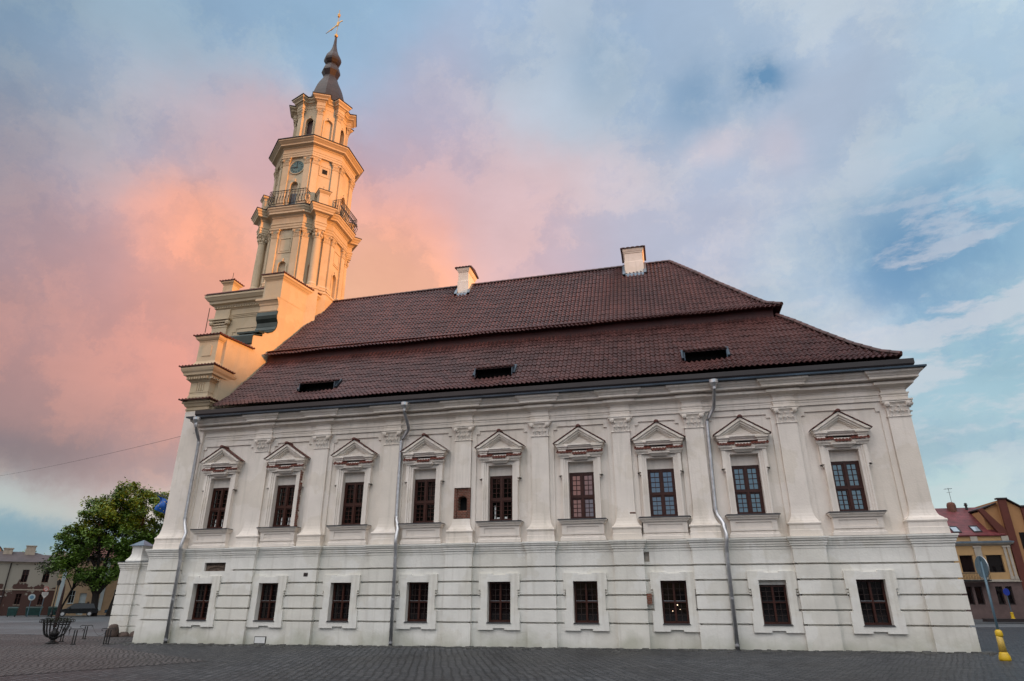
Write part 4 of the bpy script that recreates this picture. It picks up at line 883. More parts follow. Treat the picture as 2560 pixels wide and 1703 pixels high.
# ---- octagonal stage with columns
A2 = 2.30
ob = MB()
ob.sweep(ocorners(A2-.30), [(0, 17.5), (0, 30.4)], True)      # inner core
ob.sweep(ocorners(A2), [(.22, 16.0), (.22, 19.05), (.26, 19.08), (.26, 19.18), (.18, 19.22), (.12, 19.30), (.10, 19.36), (-.1, 19.4)], True)
for f in range(8):
    T, h = face_T(A2, f); ob.T = T; diag = f % 2
    if not diag or True:
        arch_wall(ob, -h, h, 19.3, 23.4, .26, 19.4, 20.75, .26, 0, .16)
        ob.poly([(-.27, .16, 19.4), (.27, .16, 19.4), (.27, .16, 21.1), (-.27, .16, 21.1)])
        if not diag:
            arch_frame(ob, .26, 19.4, 20.75, .26, 0, .09, .05)
            for x0, x1, za, zb_ in ((-.42, .42, 22.62, 22.68), (-.42, .42, 21.62, 21.68), (-.42, -.36, 21.68, 22.62), (.36, .42, 21.68, 22.62)): ob.box((x0, -.035, za), (x1, 0, zb_))
            ob.box((-.30, -.02, 21.76), (.30, 0, 22.54))
    for s_ in (-1, 1):
        x0, x1 = (h-.46, h-.03) if s_ > 0 else (-h+.03, -h+.46)
        ob.sweep([(x0, .02), (x0, -.12), (x1, -.12), (x1, .02)], [(.06, 19.3), (.06, 19.46), (.08, 19.5), (.02, 19.6), (0, 19.66), (0, 22.66)])
        face_capital(ob, x0, x1, -.12, 22.66, 23.3)
    if diag:    # column
        ob.box((-.36, -.72, 16.0), (.36, 0, 19.05)); ob.box((-.39, -.75, 19.06), (.39, 0, 19.20))
        ob.lathe((0, -.36), [(.31, 19.2), (.34, 19.26), (.33, 19.33), (.28, 19.36), (.30, 19.42), (.28, 19.48), (.245, 19.56), (.245, 20.6), (.215, 22.6), (.24, 22.62), (.24, 22.68), (.21, 22.7), (.22, 22.95), (.29, 23.12), (.34, 23.2)], 20)
        ob.box((-.33, -.70, 23.18), (.33, 0, 23.3))
        for t in range(8): ob.lathe((.26*math.cos(t*PI/4), -.36+.26*math.sin(t*PI/4)), [(.01, 22.72), (.07, 22.80), (.075, 22.9), (.03, 22.97)], 6)
        for t in range(4): ob.lathe((.31*math.cos(t*PI/2+PI/4), -.36+.31*math.sin(t*PI/2+PI/4)), [(.01, 22.98), (.085, 23.03), (.09, 23.13), (.03, 23.19)], 7)
    ob.T = None
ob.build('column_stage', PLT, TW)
def ress_path(a_, hw, out, faces=(1, 3, 5, 7), per=None):
    """octagon whose diagonal faces break forward by out over half width hw"""
    P_ = ocorners(a_); path = []
    for f in range(8):
        p, q = Vector(P_[f]), Vector(P_[(f+1) % 8]); u = (q-p).normalized(); n = Vector((u.y, -u.x)); path.append(tuple(p))
        if f in faces:
            m = (p+q)/2
            path += [tuple(m-u*hw), tuple(m-u*hw+n*out), tuple(m+u*hw+n*out), tuple(m+u*hw)]
    return path
cn = MB()
pr = [(-.2, 23.28), (.0, 23.3), (0, 23.44), (.025, 23.45), (.025, 23.60), (.06, 23.64), (.06, 23.69), (.0, 23.71), (0, 24.10), (.04, 24.12), (.06, 24.18), (.10, 24.20), (.10, 24.24), (.27, 24.28), (.29, 24.29), (.29, 24.42), (.33, 24.45), (.37, 24.56), (.43, 24.62), (.43, 24.72), (-.1, 24.78)]
cn.sweep(ress_path(A2+.13, .36, .56), pr, True); cn.build('balcony_cornice', PLT, TW)
cm = MB(); cm.sweep(ress_path(A2+.13, .36, .56), [(.40, 24.72), (.47, 24.725), (.47, 24.765), (-.05, 24.84), (-.4, 24.84)], True); cm.build('cornice_sheet', GUT, TW)
for f in (1, 3, 5, 7):
    cp_ = MB(); cpt = MB(); T, h = face_T(A2, f); cp_.T = T; cpt.T = T
    cp_.sweep([(-.30, .3), (-.30, -.72), (.30, -.72), (.30, .3)], [(.05, 24.8), (.05, 24.95), (0, 25.0), (0, 25.80), (.02, 25.82), (.08, 25.9), (.10, 25.93), (.10, 26.0), (-.1, 26.02)])
    cpt.prism([(-.43, -.85, 26.0), (.43, -.85, 26.0), (.43, .25, 26.0), (-.43, .25, 26.0)], [(-.43, -.85, 26.04), (.43, -.85, 26.04), (.43, .25, 26.04), (-.43, .25, 26.04)]); cpt.prism([(-.4, -.82, 26.04), (.4, -.82, 26.04), (.4, .2, 26.04), (-.4, .2, 26.04)], [(-.05, -.4, 26.16), (.05, -.4, 26.16), (.05, -.2, 26.16), (-.05, -.2, 26.16)])
    cpt.tube([(0, -.3, 26.1), (0, -.3, 26.6)], .012, 5)
    cp_.build('corner_plinth', PLT, TW); cpt.build('plinth_cap', GUT, TW)

# ---- balcony railings
for f in (0, 2, 4, 6):
    T, h = face_T(A2, f); r = empty('balcony_railing', (0, 0, 0)); r.parent = TW; m_ = MB(); m_.T = T
    hw, y0, y1, zb_, zt_ = h+.24, -.56, -.02, 24.86, 25.90
    pth = [(-hw, y1), (-hw, y0), (hw, y0), (hw, y1)]
    for z, r_ in ((zb_+.06, .016), (zt_-.17, .012), (zt_, .024)):
        m_.tube([(x, y, z) for x, y in pth], r_, 6)
    pts = []
    n = 13
    for k in range(n+1): pts.append((-hw+2*hw*k/n, y0, 0, -1))
    for s_ in (-1, 1):
        for k in (1, 2): pts.append((s_*hw, y0+(y1-y0)*k/3, s_, 0))
    for j, (x, y, ox, oy) in enumerate(pts):   # bellied balusters
        bel = lambda t: .10*math.exp(-((t-.28)/.22)**2)
        m_.tube([(x+ox*bel(t/8), y+oy*bel(t/8), zb_+.06+(zt_-.17-zb_-.06)*t/8) for t in range(9)], .017 if j % 3 else .024, 5)
        z = (zb_+zt_)/2
        m_.lathe((x+ox*.05, y+oy*.05), [(.004, z-.09), (.034, z-.03), (.034, z+.03), (.004, z+.09)], 6)
        m_.lathe((x+ox*.1, y+oy*.1), [(.004, z-.30), (.03, z-.25), (.004, z-.20)], 6)
        rg = [(.055*math.cos(t*PI/4), .055*math.sin(t*PI/4)) for t in range(9)]
        m_.tube([(x+(c_ if not ox else 0), y+(c_ if ox else 0), zt_-.085+s2) for c_, s2 in rg], .011, 4)
    m_.build('ironwork', IRON, r)
# ---- clock stage
A3 = 2.30; ck = MB()
ck.sweep(ocorners(A3), [(.10, 24.8), (.10, 25.05), (.06, 25.12), (0, 25.16)], True)
for f in range(8):
    T, h = face_T(A3, f); ck.T = T
    if f % 2 == 0:
        arch_wall(ck, -h, h, 25.1, 28.95, .27, 25.12, 26.65, .27, 0, .2); arch_frame(ck, .27, 25.12, 26.65, .27, 0, .10, .05)
        ck.poly([(-.28, .2, 26.1), (.28, .2, 26.1), (.28, .2, 27.0), (-.28, .2, 27.0)])
    else:
        ck.poly([(-h, 0, 25.1), (h, 0, 25.1), (h, 0, 28.95), (-h, 0, 28.95)])
        for x0, x1, za, zb_ in ((-.38, .38, 28.28, 28.34), (-.38, .38, 27.52, 27.58), (-.38, -.32, 27.58, 28.28), (.32, .38, 27.58, 28.28)): ck.box((x0, -.03, za), (x1, 0, zb_))
    for s_ in (-1, 1):
        x0, x1 = (h-.46, h-.03) if s_ > 0 else (-h+.03, -h+.46)
        ck.sweep([(x0, .02), (x0, -.11), (x1, -.11), (x1, .02)], [(.05, 25.1), (.05, 25.26), (.07, 25.3), (.02, 25.38), (0, 25.44), (0, 28.22)])
        face_capital(ck, x0, x1, -.11, 28.22, 28.82)
ck.T = None
ck.build('clock_stage', PLT, TW)
ps = MB()
for f in (1, 3, 5, 7): T, h = face_T(A3, f); ps.T = T; ps.box((-.17, -.01, 27.75), (.17, .02, 28.10))
ps.T = None; ps.build('small_square_window', DARK, TW)
dr = MB()
for f in (0, 2, 4, 6): T, h = face_T(A3, f); dr.T = T; dr.box((-.27, .14, 25.1), (.27, .2, 26.12)); 
dr.T = None; dr.build('balcony_door', mat('dark_blue_door', (.01, .03, .05), .3, .2, 4), TW)
for f in (0,):
    T, h = face_T(A3, f); r = empty('clock', (0, 0, 0)); r.parent = TW; zc, rc = 28.05, .50
    m_ = MB(); m_.T = T; circ = lambda r_, y, n=32: [(r_*math.cos(2*PI*k/n), y, zc+r_*math.sin(2*PI*k/n)) for k in range(n)]
    m_.prism(circ(rc, -.03), circ(rc, .01)); m_.build('dial', CLOCK, r)
    m_ = MB(); m_.T = T; m_.loft([circ(rc, -.02), circ(rc, -.06), circ(rc+.05, -.06), circ(rc+.05, 0)], True, False); m_.build('rim', PLT, r)
    m_ = MB(); m_.T = T
    for k in range(12):   # numeral bars
        a_ = k*PI/6; u = Vector((math.sin(a_), 0, math.cos(a_))); v = Vector((math.cos(a_), 0, -math.sin(a_))); c0 = Vector((0, -.038, zc))
        for off in ((-.028, .028) if k not in (0, 9) else (-.035, 0, .035)):
            q = [c0+u*.30+v*(off*.8-.009), c0+u*.42+v*(off-.012), c0+u*.42+v*(off+.012), c0+u*.30+v*(off*.8+.009)]
            m_.prism([p+Vector((0, .01, 0)) for p in q], q)
    m_.build('numerals', HAND, r)
    m_ = MB(); m_.T = T
    for a_, L_, w_ in ((0.0, .36, .018), (PI*1.5, .30, .028)):
        u = Vector((math.sin(a_), 0, math.cos(a_))); v = Vector((math.cos(a_), 0, -math.sin(a_))); c0 = Vector((0, -.06, zc))
        q = [c0-u*.08-v*w_, c0+u*L_*.7-v*w_*1.3, c0+u*L_, c0+u*L_*.7+v*w_*1.3, c0-u*.08+v*w_]; m_.prism([p+Vector((0, .015, 0)) for p in q], q)
    m_.build('hands', HAND, r)
c3 = MB(); pr3 = [(-.2, 28.80), (0, 28.82), (0, 28.96), (.02, 28.97), (.02, 29.10), (.05, 29.14), (.05, 29.19), (0, 29.21), (0, 29.50), (.04, 29.52), (.07, 29.58), (.26, 29.63), (.28, 29.64), (.28, 29.75), (.34, 29.80), (.42, 29.88), (.48, 29.92), (.48, 30.02), (-.2, 30.08)]
A3c = A3+.14; c3.sweep(ocorners(A3c), pr3, True); c3.build('upper_cornice', PLT, TW)
c3s = MB(); c3s.sweep(ocorners(A3c), [(.44, 30.02), (.54, 30.025), (.54, 30.065), (-.9, 30.36), (-1.4, 30.36)], True); c3s.build('upper_cornice_sheet', GUT, TW)
# ---- lantern
A4 = 1.62; ln = MB(); lo = MB(); TS = 30.2
ln.sweep(ocorners(A4), [(.12, 30.2), (.12, 30.50), (.15, 30.52), (.15, 30.58), (.05, 30.62), (0, 30.66)], True)
for f in range(8):
    T, h = face_T(A4, f); ln.T = T; lo.T = T
    arch_wall(ln, -h, h, 30.6, 33.9, .28, 30.75, 32.42, .28, 0, .22 if f % 2 == 0 else .10); arch_frame(ln, .28, 30.75, 32.42, .28, 0, .08, .05)
    if f % 2 == 0:
        lo.poly([(-.29, .22, 30.7), (.29, .22, 30.7), (.29, .22, 32.8), (-.29, .22, 32.8)])
        ln.prism([(-.42, -.45, 30.30), (.42, -.45, 30.30), (.42, .0, 30.4), (-.42, .0, 30.4)], [(-.42, -.45, 30.55), (.42, -.45, 30.55), (.42, .0, 30.7), (-.42, .0, 30.7)])
    else: ln.poly([(-.29, .10, 30.7), (.29, .10, 30.7), (.29, .10, 32.8), (-.29, .10, 32.8)])
ln.T = None; lo.T = None
R8 = [ocorners(A4)[k] for k in range(8)]
def corner_T(k):
    p = Vector(R8[k]); d = (p-Vector((TCX, TCY))); return Matrix.Translation((p.x, p.y, 0)) @ Matrix.Rotation(math.atan2(d.y, d.x)+PI/2, 4, 'Z')
for k in range(8):
    ln.T = corner_T(k)
    ln.sweep([(-.20, .15), (-.20, -.10), (.20, -.10), (.20, .15)], [(.04, 30.5), (.04, 30.7), (0, 30.8), (0, 32.85)])
    face_capital(ln, -.20, .20, -.10, 32.85, 33.4)
ln.T = None; ln.build('lantern', PLT, TW); lo.build('louvre', mat('dark_red_louvre', (.05, .012, .008), .6, .3, 9), TW)
lc = MB(); path = []
for k in range(8):
    T = corner_T(k)
    for x, y in ((-.28, .12), (-.28, -.22), (.28, -.22), (.28, .12)):
        q = T @ Vector((x, y, 0)); path.append((q.x, q.y))
prl = [(-.2, 33.38), (0, 33.4), (0, 33.52), (.03, 33.54), (.03, 33.58), (0, 33.6), (0, 33.84), (.05, 33.88), (.08, 33.94), (.18, 33.98), (.18, 34.08), (.24, 34.14), (.31, 34.20), (.31, 34.30), (-.2, 34.34)]
prl2 = [(-.2, 34.30), (.29, 34.305), (.36, 34.31), (.36, 34.355), (-.1, 34.43)]
lc.sweep(path, prl, True)
o = lc.build('lantern_cornice', PLT, TW)
lc2 = MB(); lc2.sweep(path, prl2, True)
lc2.lathe((TCX, TCY), [(1.75, 34.42), (1.5, 34.5), (.8, 34.6)], 16); lc2.build('lantern_cornice_sheet', SPIRE, TW)
TCX += .10
# ---- spire
ph = ROT+PI/8
sp_ = MB()
sp_.lathe((TCX, TCY), [(1.34, 34.4), (1.33, 34.9), (1.28, 35.4), (1.20, 35.85), (1.11, 36.2), (1.01, 36.55), (.88, 36.9), (.74, 37.2), (.62, 37.48), (.58, 37.62), (.54, 37.66), (.54, 37.74), (.47, 37.78), (.48, 37.88), (.58, 38.08), (.69, 38.30), (.66, 38.5), (.58, 38.74), (.57, 38.82), (.50, 38.86), (.40, 38.98), (.40, 39.08), (.50, 39.2), (.62, 39.40), (.645, 39.58), (.60, 39.80), (.50, 40.02), (.46, 40.10), (.36, 40.28), (.25, 40.6), (.17, 40.95), (.12, 41.3), (.085, 41.85), (.08, 42.0)], 8, ph)
sp_.build('onion_spire', SPIRE, TW)
bl_ = MB(); bl_.lathe((TCX, TCY), [(.02, 41.97), (.09, 42.0), (.13, 42.08), (.14, 42.16), (.12, 42.26), (.05, 42.32), (.01, 42.33)], 12); bl_.build('gilded_ball', GOLD, TW, smooth=True)
wv = MB(); wv.tube([(TCX, TCY, 42.3), (TCX, TCY, 44.9)], .022, 6)
wv.lathe((TCX, TCY), [(.01, 44.05), (.09, 44.16), (.12, 44.34), (.08, 44.46), (.01, 44.52)], 10)
# winged weather vane: three streaming blades and an arrow head
for k, (dz, ln_) in enumerate(((0, .95), (.16, .8), (.32, .6))):
    q = [(-.02, 43.25+dz), (-ln_*.5, 43.02+dz), (-ln_, 42.62+dz), (-ln_*.45, 42.97+dz)]
    wv.prism([(TCX+x, TCY-.02+.05*k, z) for x, z in q], [(TCX+x, TCY+.02+.05*k, z) for x, z in q])
q = [(0, 43.38), (.28, 43.60), (.40, 43.58), (.36, 43.70), (.20, 43.65), (0, 43.46)]
wv.prism([(TCX+x, TCY-.02, z) for x, z in q], [(TCX+x, TCY+.02, z) for x, z in q])
q = [(-.07, 43.2), (.05, 43.2), (.10, 43.5), (.0, 43.66), (-.07, 43.5)]
wv.prism([(TCX+x, TCY-.045, z) for x, z in q], [(TCX+x, TCY+.045, z) for x, z in q])
wv.build('weather_vane', GOLD, TW)

# ================================================================== GATE PIER AND WALL BEHIND THE WEST CORNER
gp_ = empty('gate_wall', (-3, 5.1, 0)); gp_.location = (0, 0, 0)
tag(gp_, 'low white rusticated gate wall with corner pier beside the town hall', 'wall')
def rust2(z0, z1, st=.5, off=.06):
    pr_ = [(0, z0)]; z = z0+st+.12
    while z < z1-.2: pr_ += [(0, z-.025), (-.045, z-.015), (-.045, z+.02), (0, z+.025)]; z += st
    return pr_+[(0, z1)]
m_ = MB(); P0 = [(-6.1, 6.4), (-6.1, 5.0), (-4.98, 5.0), (-4.98, 5.12), (.3, 5.12)]
m_.sweep(P0, rust2(-.2, 3.12)+[(.02, 3.13), (.02, 3.2), (.05, 3.22), (.05, 3.29), (.08, 3.31), (.08, 3.38), (.13, 3.42), (.13, 3.5), (-.3, 3.52)])
m_.build('rusticated_wall', PL, gp_)
m_ = MB(); m_.sweep(rectpath(-5.82, 5.22, -5.18, 5.86), [(.16, 3.5), (.15, 3.62), (.06, 3.75), (.02, 3.85), (0, 3.95), (0, 4.26), (.03, 4.28), (.05, 4.34), (-.1, 4.35)], True); m_.build('pier_block', PL, gp_)
m_ = MB(); m_.sweep([(-6.2, 6.4), (-6.2, 4.9), (-4.9, 4.9), (-4.9, 5.02), (.3, 5.02)], [(.05, 3.50), (.06, 3.53), (-.8, 3.58)]); m_.prism([(-5.96, 5.08, 4.35), (-5.04, 5.08, 4.35), (-5.04, 6.0, 4.35), (-5.96, 6.0, 4.35)], [(-5.52, 5.52, 4.66), (-5.48, 5.52, 4.66), (-5.48, 5.56, 4.66), (-5.52, 5.56, 4.66)]); m_.build('zinc_cap', ZINC, gp_)
m_ = MB(); m_.lathe((-4.75, 5.5), [(.05, 3.55), (.12, 3.7), (.15, 3.75), (.19, 4.1), (.08, 4.2), (.03, 4.3)], 6); m_.tube([(-4.75, 5.5, 3.5), (-4.75, 5.5, 3.75)], .03, 6); m_.build('wall_lantern', IRON, gp_)
# boulders
def boulder(x, y, rx, ry, h, label, seed):
    rnd = random.Random(seed); mb = MB(); n = 12; rings = []
    for i in range(7):
        t = i/6; r_ = math.sin(PI*(.22+.78*(1-t)*.62+.0))**.7 if t < 1 else .05
        r_ = max(.08, math.cos(t*PI/2*.98)**.55); z = -.03+h*math.sin(t*PI/2)
        rings.append([(rx*r_*(1+.10*rnd.uniform(-1, 1))*math.cos(2*PI*k/n), ry*r_*(1+.10*rnd.uniform(-1, 1))*math.sin(2*PI*k/n), z+.02*rnd.uniform(-1, 1)) for k in range(n)])
    mb.loft(rings); o = mb.build('boulder', BOULD, smooth=True); o.location = (x, y, gz(x)); tag(o, label, 'boulder', 'boulders at the foot of the gate wall')
boulder(-5.02, 4.22, .30, .28, .60, 'tall rounded reddish boulder, highest of the stones by the gate wall', 1)
boulder(-4.62, 4.52, .30, .24, .24, 'low grey boulder lying between the tall boulder and another stone', 2)
boulder(-4.02, 4.62, .30, .26, .27, 'low boulder half hidden behind the corner of the town hall', 3)

# ================================================================== IRON BASKET, PARASOL, BOLLARDS
bk_ = empty('iron_planter', (-3.25, -.76, gz(-3.2))); tag(bk_, 'large black wrought iron basket planter with curled rim on the plaza', 'planter')
m_ = MB(); m_.lathe((0, 0), [(.22, -.02), (.24, .03), (.20, .06), (.10, .09), (.09, .14), (.15, .18), (.17, .22), (.15, .26)], 14); m_.build('pedestal', IRON, bk_)
m_ = MB(); m_.lathe((0, 0), [(.06, .24), (.15, .30), (.17, .38), (.14, .46), (.08, .50), (.06, .56), (.02, .58)], 14); m_.build('urn', IRON, bk_, smooth=True)
for k in range(20):
    a_ = 2*PI*k/20; u = Vector((math.cos(a_), math.sin(a_), 0)); pts = [u*.13+Vector((0, 0, .22)), u*.26+Vector((0, 0, .26)), u*.37+Vector((0, 0, .36)), u*.43+Vector((0, 0, .52)), u*.47+Vector((0, 0, .72)), u*.50+Vector((0, 0, .86)), u*.56+Vector((0, 0, .93)), u*.62+Vector((0, 0, .91)), u*.64+Vector((0, 0, .84)), u*.60+Vector((0, 0, .80)), u*.56+Vector((0, 0, .84))]
    m_ = MB(); m_.tube(pts, [.018]*6+[.018, .017, .016, .014, .012], 5); m_.build('curled_bar', IRON, bk_)
m_ = MB()
for z, r_ in ((.72, .47), (.80, .485)): m_.tube([(r_*math.cos(2*PI*k/24), r_*math.sin(2*PI*k/24), z) for k in range(25)], .013, 5)
m_.build('hoops', IRON, bk_)
WILT = mat('dark_foliage', (.02, .03, .012), .8, .4, 12)
m_ = MB()
for k in range(520):
    a_ = random.uniform(0, 2*PI); r_ = random.uniform(.18, .50); z = random.uniform(.80, .98); v = Vector((r_*math.cos(a_), r_*math.sin(a_), z)); n_ = Vector((random.gauss(0, 1), random.gauss(0, 1), random.gauss(0, 1))).normalized(); p_ = n_.orthogonal().normalized(); q_ = n_.cross(p_); s_ = random.uniform(.02, .045)
    m_.poly([v+p_*s_, v+q_*s_*.6, v-p_*s_, v-q_*s_*.6])
o = m_.build('planting', WILT, bk_); o['kind'] = 'stuff'
pa = empty('furled_parasol', (-3.28, -.80, gz(-3.2))); tag(pa, 'slim dark red furled parasol rising out of the iron basket planter', 'parasol')
m_ = MB(); m_.tube([(0, 0, .5), (0, 0, 2.30)], .018, 8); m_.build('pole', IRON, pa)
m_ = MB(); n = 14; m_.loft([[(r_*(1+.25*(k % 2))*math.cos(2*PI*k/n), r_*(1+.25*(k % 2))*math.sin(2*PI*k/n), z) for k in range(n)] for r_, z in ((.055, .62), (.06, .9), (.052, 1.3), (.045, 1.7), (.035, 2.05), (.022, 2.2), (.008, 2.27))]); m_.build('cloth', mat('dark_red_canvas', (.035, .010, .008), .8, .3, 4), pa)
def bollard(x, y, rz, label, bars=2):
    r = empty('bollard', (x, y, gz(x)), rz); tag(r, label, 'bollard', 'wrought iron bollards linked by chains')
    for k in range(bars):
        m_ = MB(); xx = (k-(bars-1)/2)*.085; m_.box((xx-.022, -.03, 0), (xx+.022, .03, .54)); m_.build('post_bar', IRON, r)
    m_ = MB(); m_.box((-.10, -.05, 0), (.10, .05, .025)); m_.build('foot', IRON, r)
    m_ = MB(); m_.tube([(-.21, 0, .50), (-.25, 0, .53), (-.24, 0, .575), (-.18, 0, .585), (0, 0, .575), (.18, 0, .585), (.24, 0, .575), (.25, 0, .53), (.21, 0, .50)], .016, 6); m_.build('scroll_bar', IRON, r)
    return r
AZB = math.radians(46)
bollard(-1.62, -1.32, AZB, 'wrought iron bollard in the middle, right of the basket planter')
bollard(-3.95, .34, AZB, 'wrought iron bollard half hidden behind the basket planter')
bollard(-4.72, 2.28, AZB, 'farthest wrought iron bollard, nearest the street')
bollard(-.50, -.84, AZB, 'three-barred iron bollard in front of the tall boulder near the white corner', 3)
MB_ = [((-1.45, -1.14, .55), (-.68, -1.02, .55)), ((-3.78, .5, .55), (-1.78, -1.48, .55)), ((-4.55, 2.45, .55), (-.62, -.72, .55))]
for i, (p, q) in enumerate(MB_[1:]):
    p, q = Vector(p), Vector(q); m_ = MB(); n = 40
    for k in range(n):
        t0, t1 = k/n, (k+1.15)/n; f = lambda t: p.lerp(q, t)-Vector((0, 0, .40*4*t*(1-t)*(.8 if i else .6)))
        m_.tube([f(t0), f(min(t1, 1))], .011 if k % 2 else .007, 4)
    o = m_.build('chain', IRON); tag(o, ['black chain hanging behind the basket planter', 'long black chain sagging from the farthest bollard to the one near the corner'][i], 'chain', 'chains between the bollards')

# ================================================================== FLAG AND WIRE
fl = empty('flag', (0, 3., 0)); tag(fl, 'blue flag with a ring of yellow stars showing past the west corner', 'flag')
m_ = MB(); m_.tube([(.1, 0, 5.6), (-3.15, 0, 6.75)], .025, 8); m_.build('flagpole', IRON, fl)
m_ = MB(); nx, nz_ = 22, 12; grid = []
def fpt(u, v, off=0.):
    x = -3.05+2.2*u*.85+.10*math.sin(v*4+u*3); z = 6.66-.75*u+.0 - v*(.55+.12*math.sin(u*5)); y = .16*math.sin(u*11+v*3)+.07*math.sin(u*23+1)+off
    return (x+.12*v, y, z-.05)
for sgn, off in ((1, -.006), (-1, .006)):
    I = [[m_.P(fpt(i/nx, j/nz_, off)) for j in range(nz_+1)] for i in range(nx+1)]
    for i in range(nx):
        for j in range(nz_): q = [I[i][j], I[i+1][j], I[i+1][j+1], I[i][j+1]]; m_.f.append(q if sgn > 0 else q[::-1])
m_.build('cloth', FLAG, fl, smooth=True)
m_ = MB()
for k in range(12):
    a_ = k*PI/6; u, v = .35+.17*math.cos(a_), .5+.30*math.sin(a_); c_ = Vector(fpt(u, v, -.02)); m_.poly([c_+Vector((.035*math.cos(t*PI/5)*(1 if t % 2 == 0 else .42), 0, .035*math.sin(t*PI/5)*(1 if t % 2 == 0 else .42))) for t in range(10)])
m_.build('stars', mat('flag_yellow', (.7, .5, .02), .7), fl)
m_ = MB(); p, q = Vector((-42, 22.0, 12.0)), Vector((.95, .15, 8.92))
m_.tube([p.lerp(q, t/20)-Vector((0, 0, .5*4*(t/20)*(1-t/20)*.5)) for t in range(21)], .0075, 5)
tag(m_.build('overhead_wire', IRON), 'thin overhead wire running left from the west corner of the town hall', 'wire')

# ================================================================== TREES
LEAF = mat('horse_chestnut_leaves', (.095, .175, .012), .5, .1, .6, col2=(.028, .070, .007)); LEAF2 = mat('dark_leaves', (.035, .050, .012), .6, .1, .4, col2=(.014, .020, .006))
BARK = mat('dark_bark', (.014, .010, .008), .95, .3, 5, .8, 12)
def tree(name, label, loc, h, crown, nleaf, leaf, ls, seed, group=None, trunk_r=.28, lean=(0, 0), forks=5, fork_z=.25, scat=.9):
    """crown: list of (x,y,z,rx,rz) lobes relative to the base"""
    rnd = random.Random(seed); r = empty(name, loc); tag(r, label, 'tree', group)
    m_ = MB(); fz = h*fork_z; top = Vector((lean[0]*fz, lean[1]*fz, fz))
    m_.tube([(0, 0, -.4), (lean[0]*fz*.3, lean[1]*fz*.3, fz*.35), tuple(top)], [trunk_r*1.35, trunk_r, trunk_r*.9], 9)
    tips = []
    for i in range(forks):
        lb = crown[i % len(crown)]; tgt = Vector((lb[0]+rnd.uniform(-.4, .4)*lb[3], lb[1]+rnd.uniform(-.4, .4)*lb[3], lb[2]+rnd.uniform(-.2, .4)*lb[4]))
        mid = top.lerp(tgt, .45)+Vector((rnd.uniform(-.5, .5), rnd.uniform(-.5, .5), rnd.uniform(-.2, .6)))
        m_.tube([top-Vector((0, 0, .3)), top.lerp(mid, .5), mid, mid.lerp(tgt, .55), tgt], [trunk_r*.62, trunk_r*.5, trunk_r*.38, trunk_r*.22, .03], 7)
        for k in range(5):
            lb2 = rnd.choice(crown); a_ = mid.lerp(tgt, rnd.uniform(0, .8)); d = Vector((rnd.gauss(0, 1), rnd.gauss(0, 1), rnd.gauss(.2, .7))).normalized(); b_ = a_+d*lb2[3]*rnd.uniform(.5, .9)
            m_.tube([a_, a_.lerp(b_, .5)+Vector((0, 0, .2)), b_], [trunk_r*.2, trunk_r*.12, .02], 5)
    m_.build('trunk', BARK, r)
    f_ = MB(); tot_ = sum(l[3]**2*l[4] for l in crown)
    for lb in crown:
        vol = lb[3]**2*lb[4]/tot_; nl = int(nleaf*vol); ncl = max(10, int(26*vol*len(crown)))
        cl = []
        for k in range(ncl):
            d = Vector((rnd.gauss(0, 1), rnd.gauss(0, 1), rnd.gauss(0, 1))).normalized(); rr = rnd.uniform(.45, 1.0)
            cl.append((Vector((lb[0]+d.x*lb[3]*rr, lb[1]+d.y*lb[3]*rr, lb[2]+d.z*lb[4]*rr)), rnd.uniform(.55, 1.15)*scat))
        for k in range(nl):
            c_, cr_ = cl[k % ncl]; d = Vector((rnd.gauss(0, 1), rnd.gauss(0, 1), rnd.gauss(0, .7)))
            if d.length > 2.2: d *= 2.2/d.length
            v = c_+d*cr_*.55
            n_ = Vector((rnd.gauss(0, .8), rnd.gauss(0, .8), 1)).normalized(); p_ = n_.orthogonal().normalized(); q_ = n_.cross(p_); an = rnd.uniform(0, PI); p2 = p_*math.cos(an)+q_*math.sin(an); q2 = n_.cross(p2); s_ = ls*rnd.uniform(.6, 1.25)
            f_.poly([v+p2*s_, v+q2*s_*.55-Vector((0, 0, s_*.25)), v-p2*s_*.9, v-q2*s_*.55-Vector((0, 0, s_*.25))])
    f_.build('crown', leaf, r); return r
GRP = 'two street trees left of the town hall'
tree('chestnut_tree', 'broad leafy tree with forked dark trunk, left of the two by the parked car', (-47.9, 46.4, -.32), 17,
     [(-2.6, -2.6, 8.2, 2.3, 2.5), (-1.0, -1.2, 11.6, 3.0, 2.8), (1.6, 1.4, 9.2, 3.0, 2.6), (.8, .8, 14.4, 2.4, 2.2), (-2.9, -3.0, 6.4, 1.5, 1.2), (1.6, 1.6, 6.6, 2.4, 1.6), (-1.6, -1.6, 4.9, 1.6, 1.0), (.8, .8, 5.0, 1.8, .9), (-.4, -.3, 3.9, 1.3, .6)], 24000, LEAF, .20, 5, GRP, .42, (-.1, .0), 7, .16)
tree('chestnut_tree', 'leafy tree with pale gaps in its crown, right of the two, nearest the town hall', (-46.7, 47.6, -.33), 17,
     [(1.6, 1.4, 13.2, 3.2, 2.9), (4.3, 4.0, 12.6, 3.0, 2.8), (2.6, 2.4, 8.6, 3.0, 2.4), (5.2, 5.0, 8.8, 2.8, 2.5), (3.4, 3.2, 5.9, 2.2, 1.3)], 18000, LEAF, .20, 9, GRP, .36, (.1, .12), 6, .17)
tree('street_tree', 'dark thin-leaved tree with a low branch in front of the patched house', (-52.1, 45.3, -.26), 11,
     [(1.4, 1.2, 8.2, 2.0, 2.1), (2.4, 2.4, 11.0, 1.9, 2.2), (-.9, -.9, 5.9, 1.9, .7), (1.9, 1.8, 4.6, 1.5, .8)], 8500, LEAF2, .17, 12, None, .12, (.2, .2), 5, .3)
FARG = 'treetops beyond the patched house'
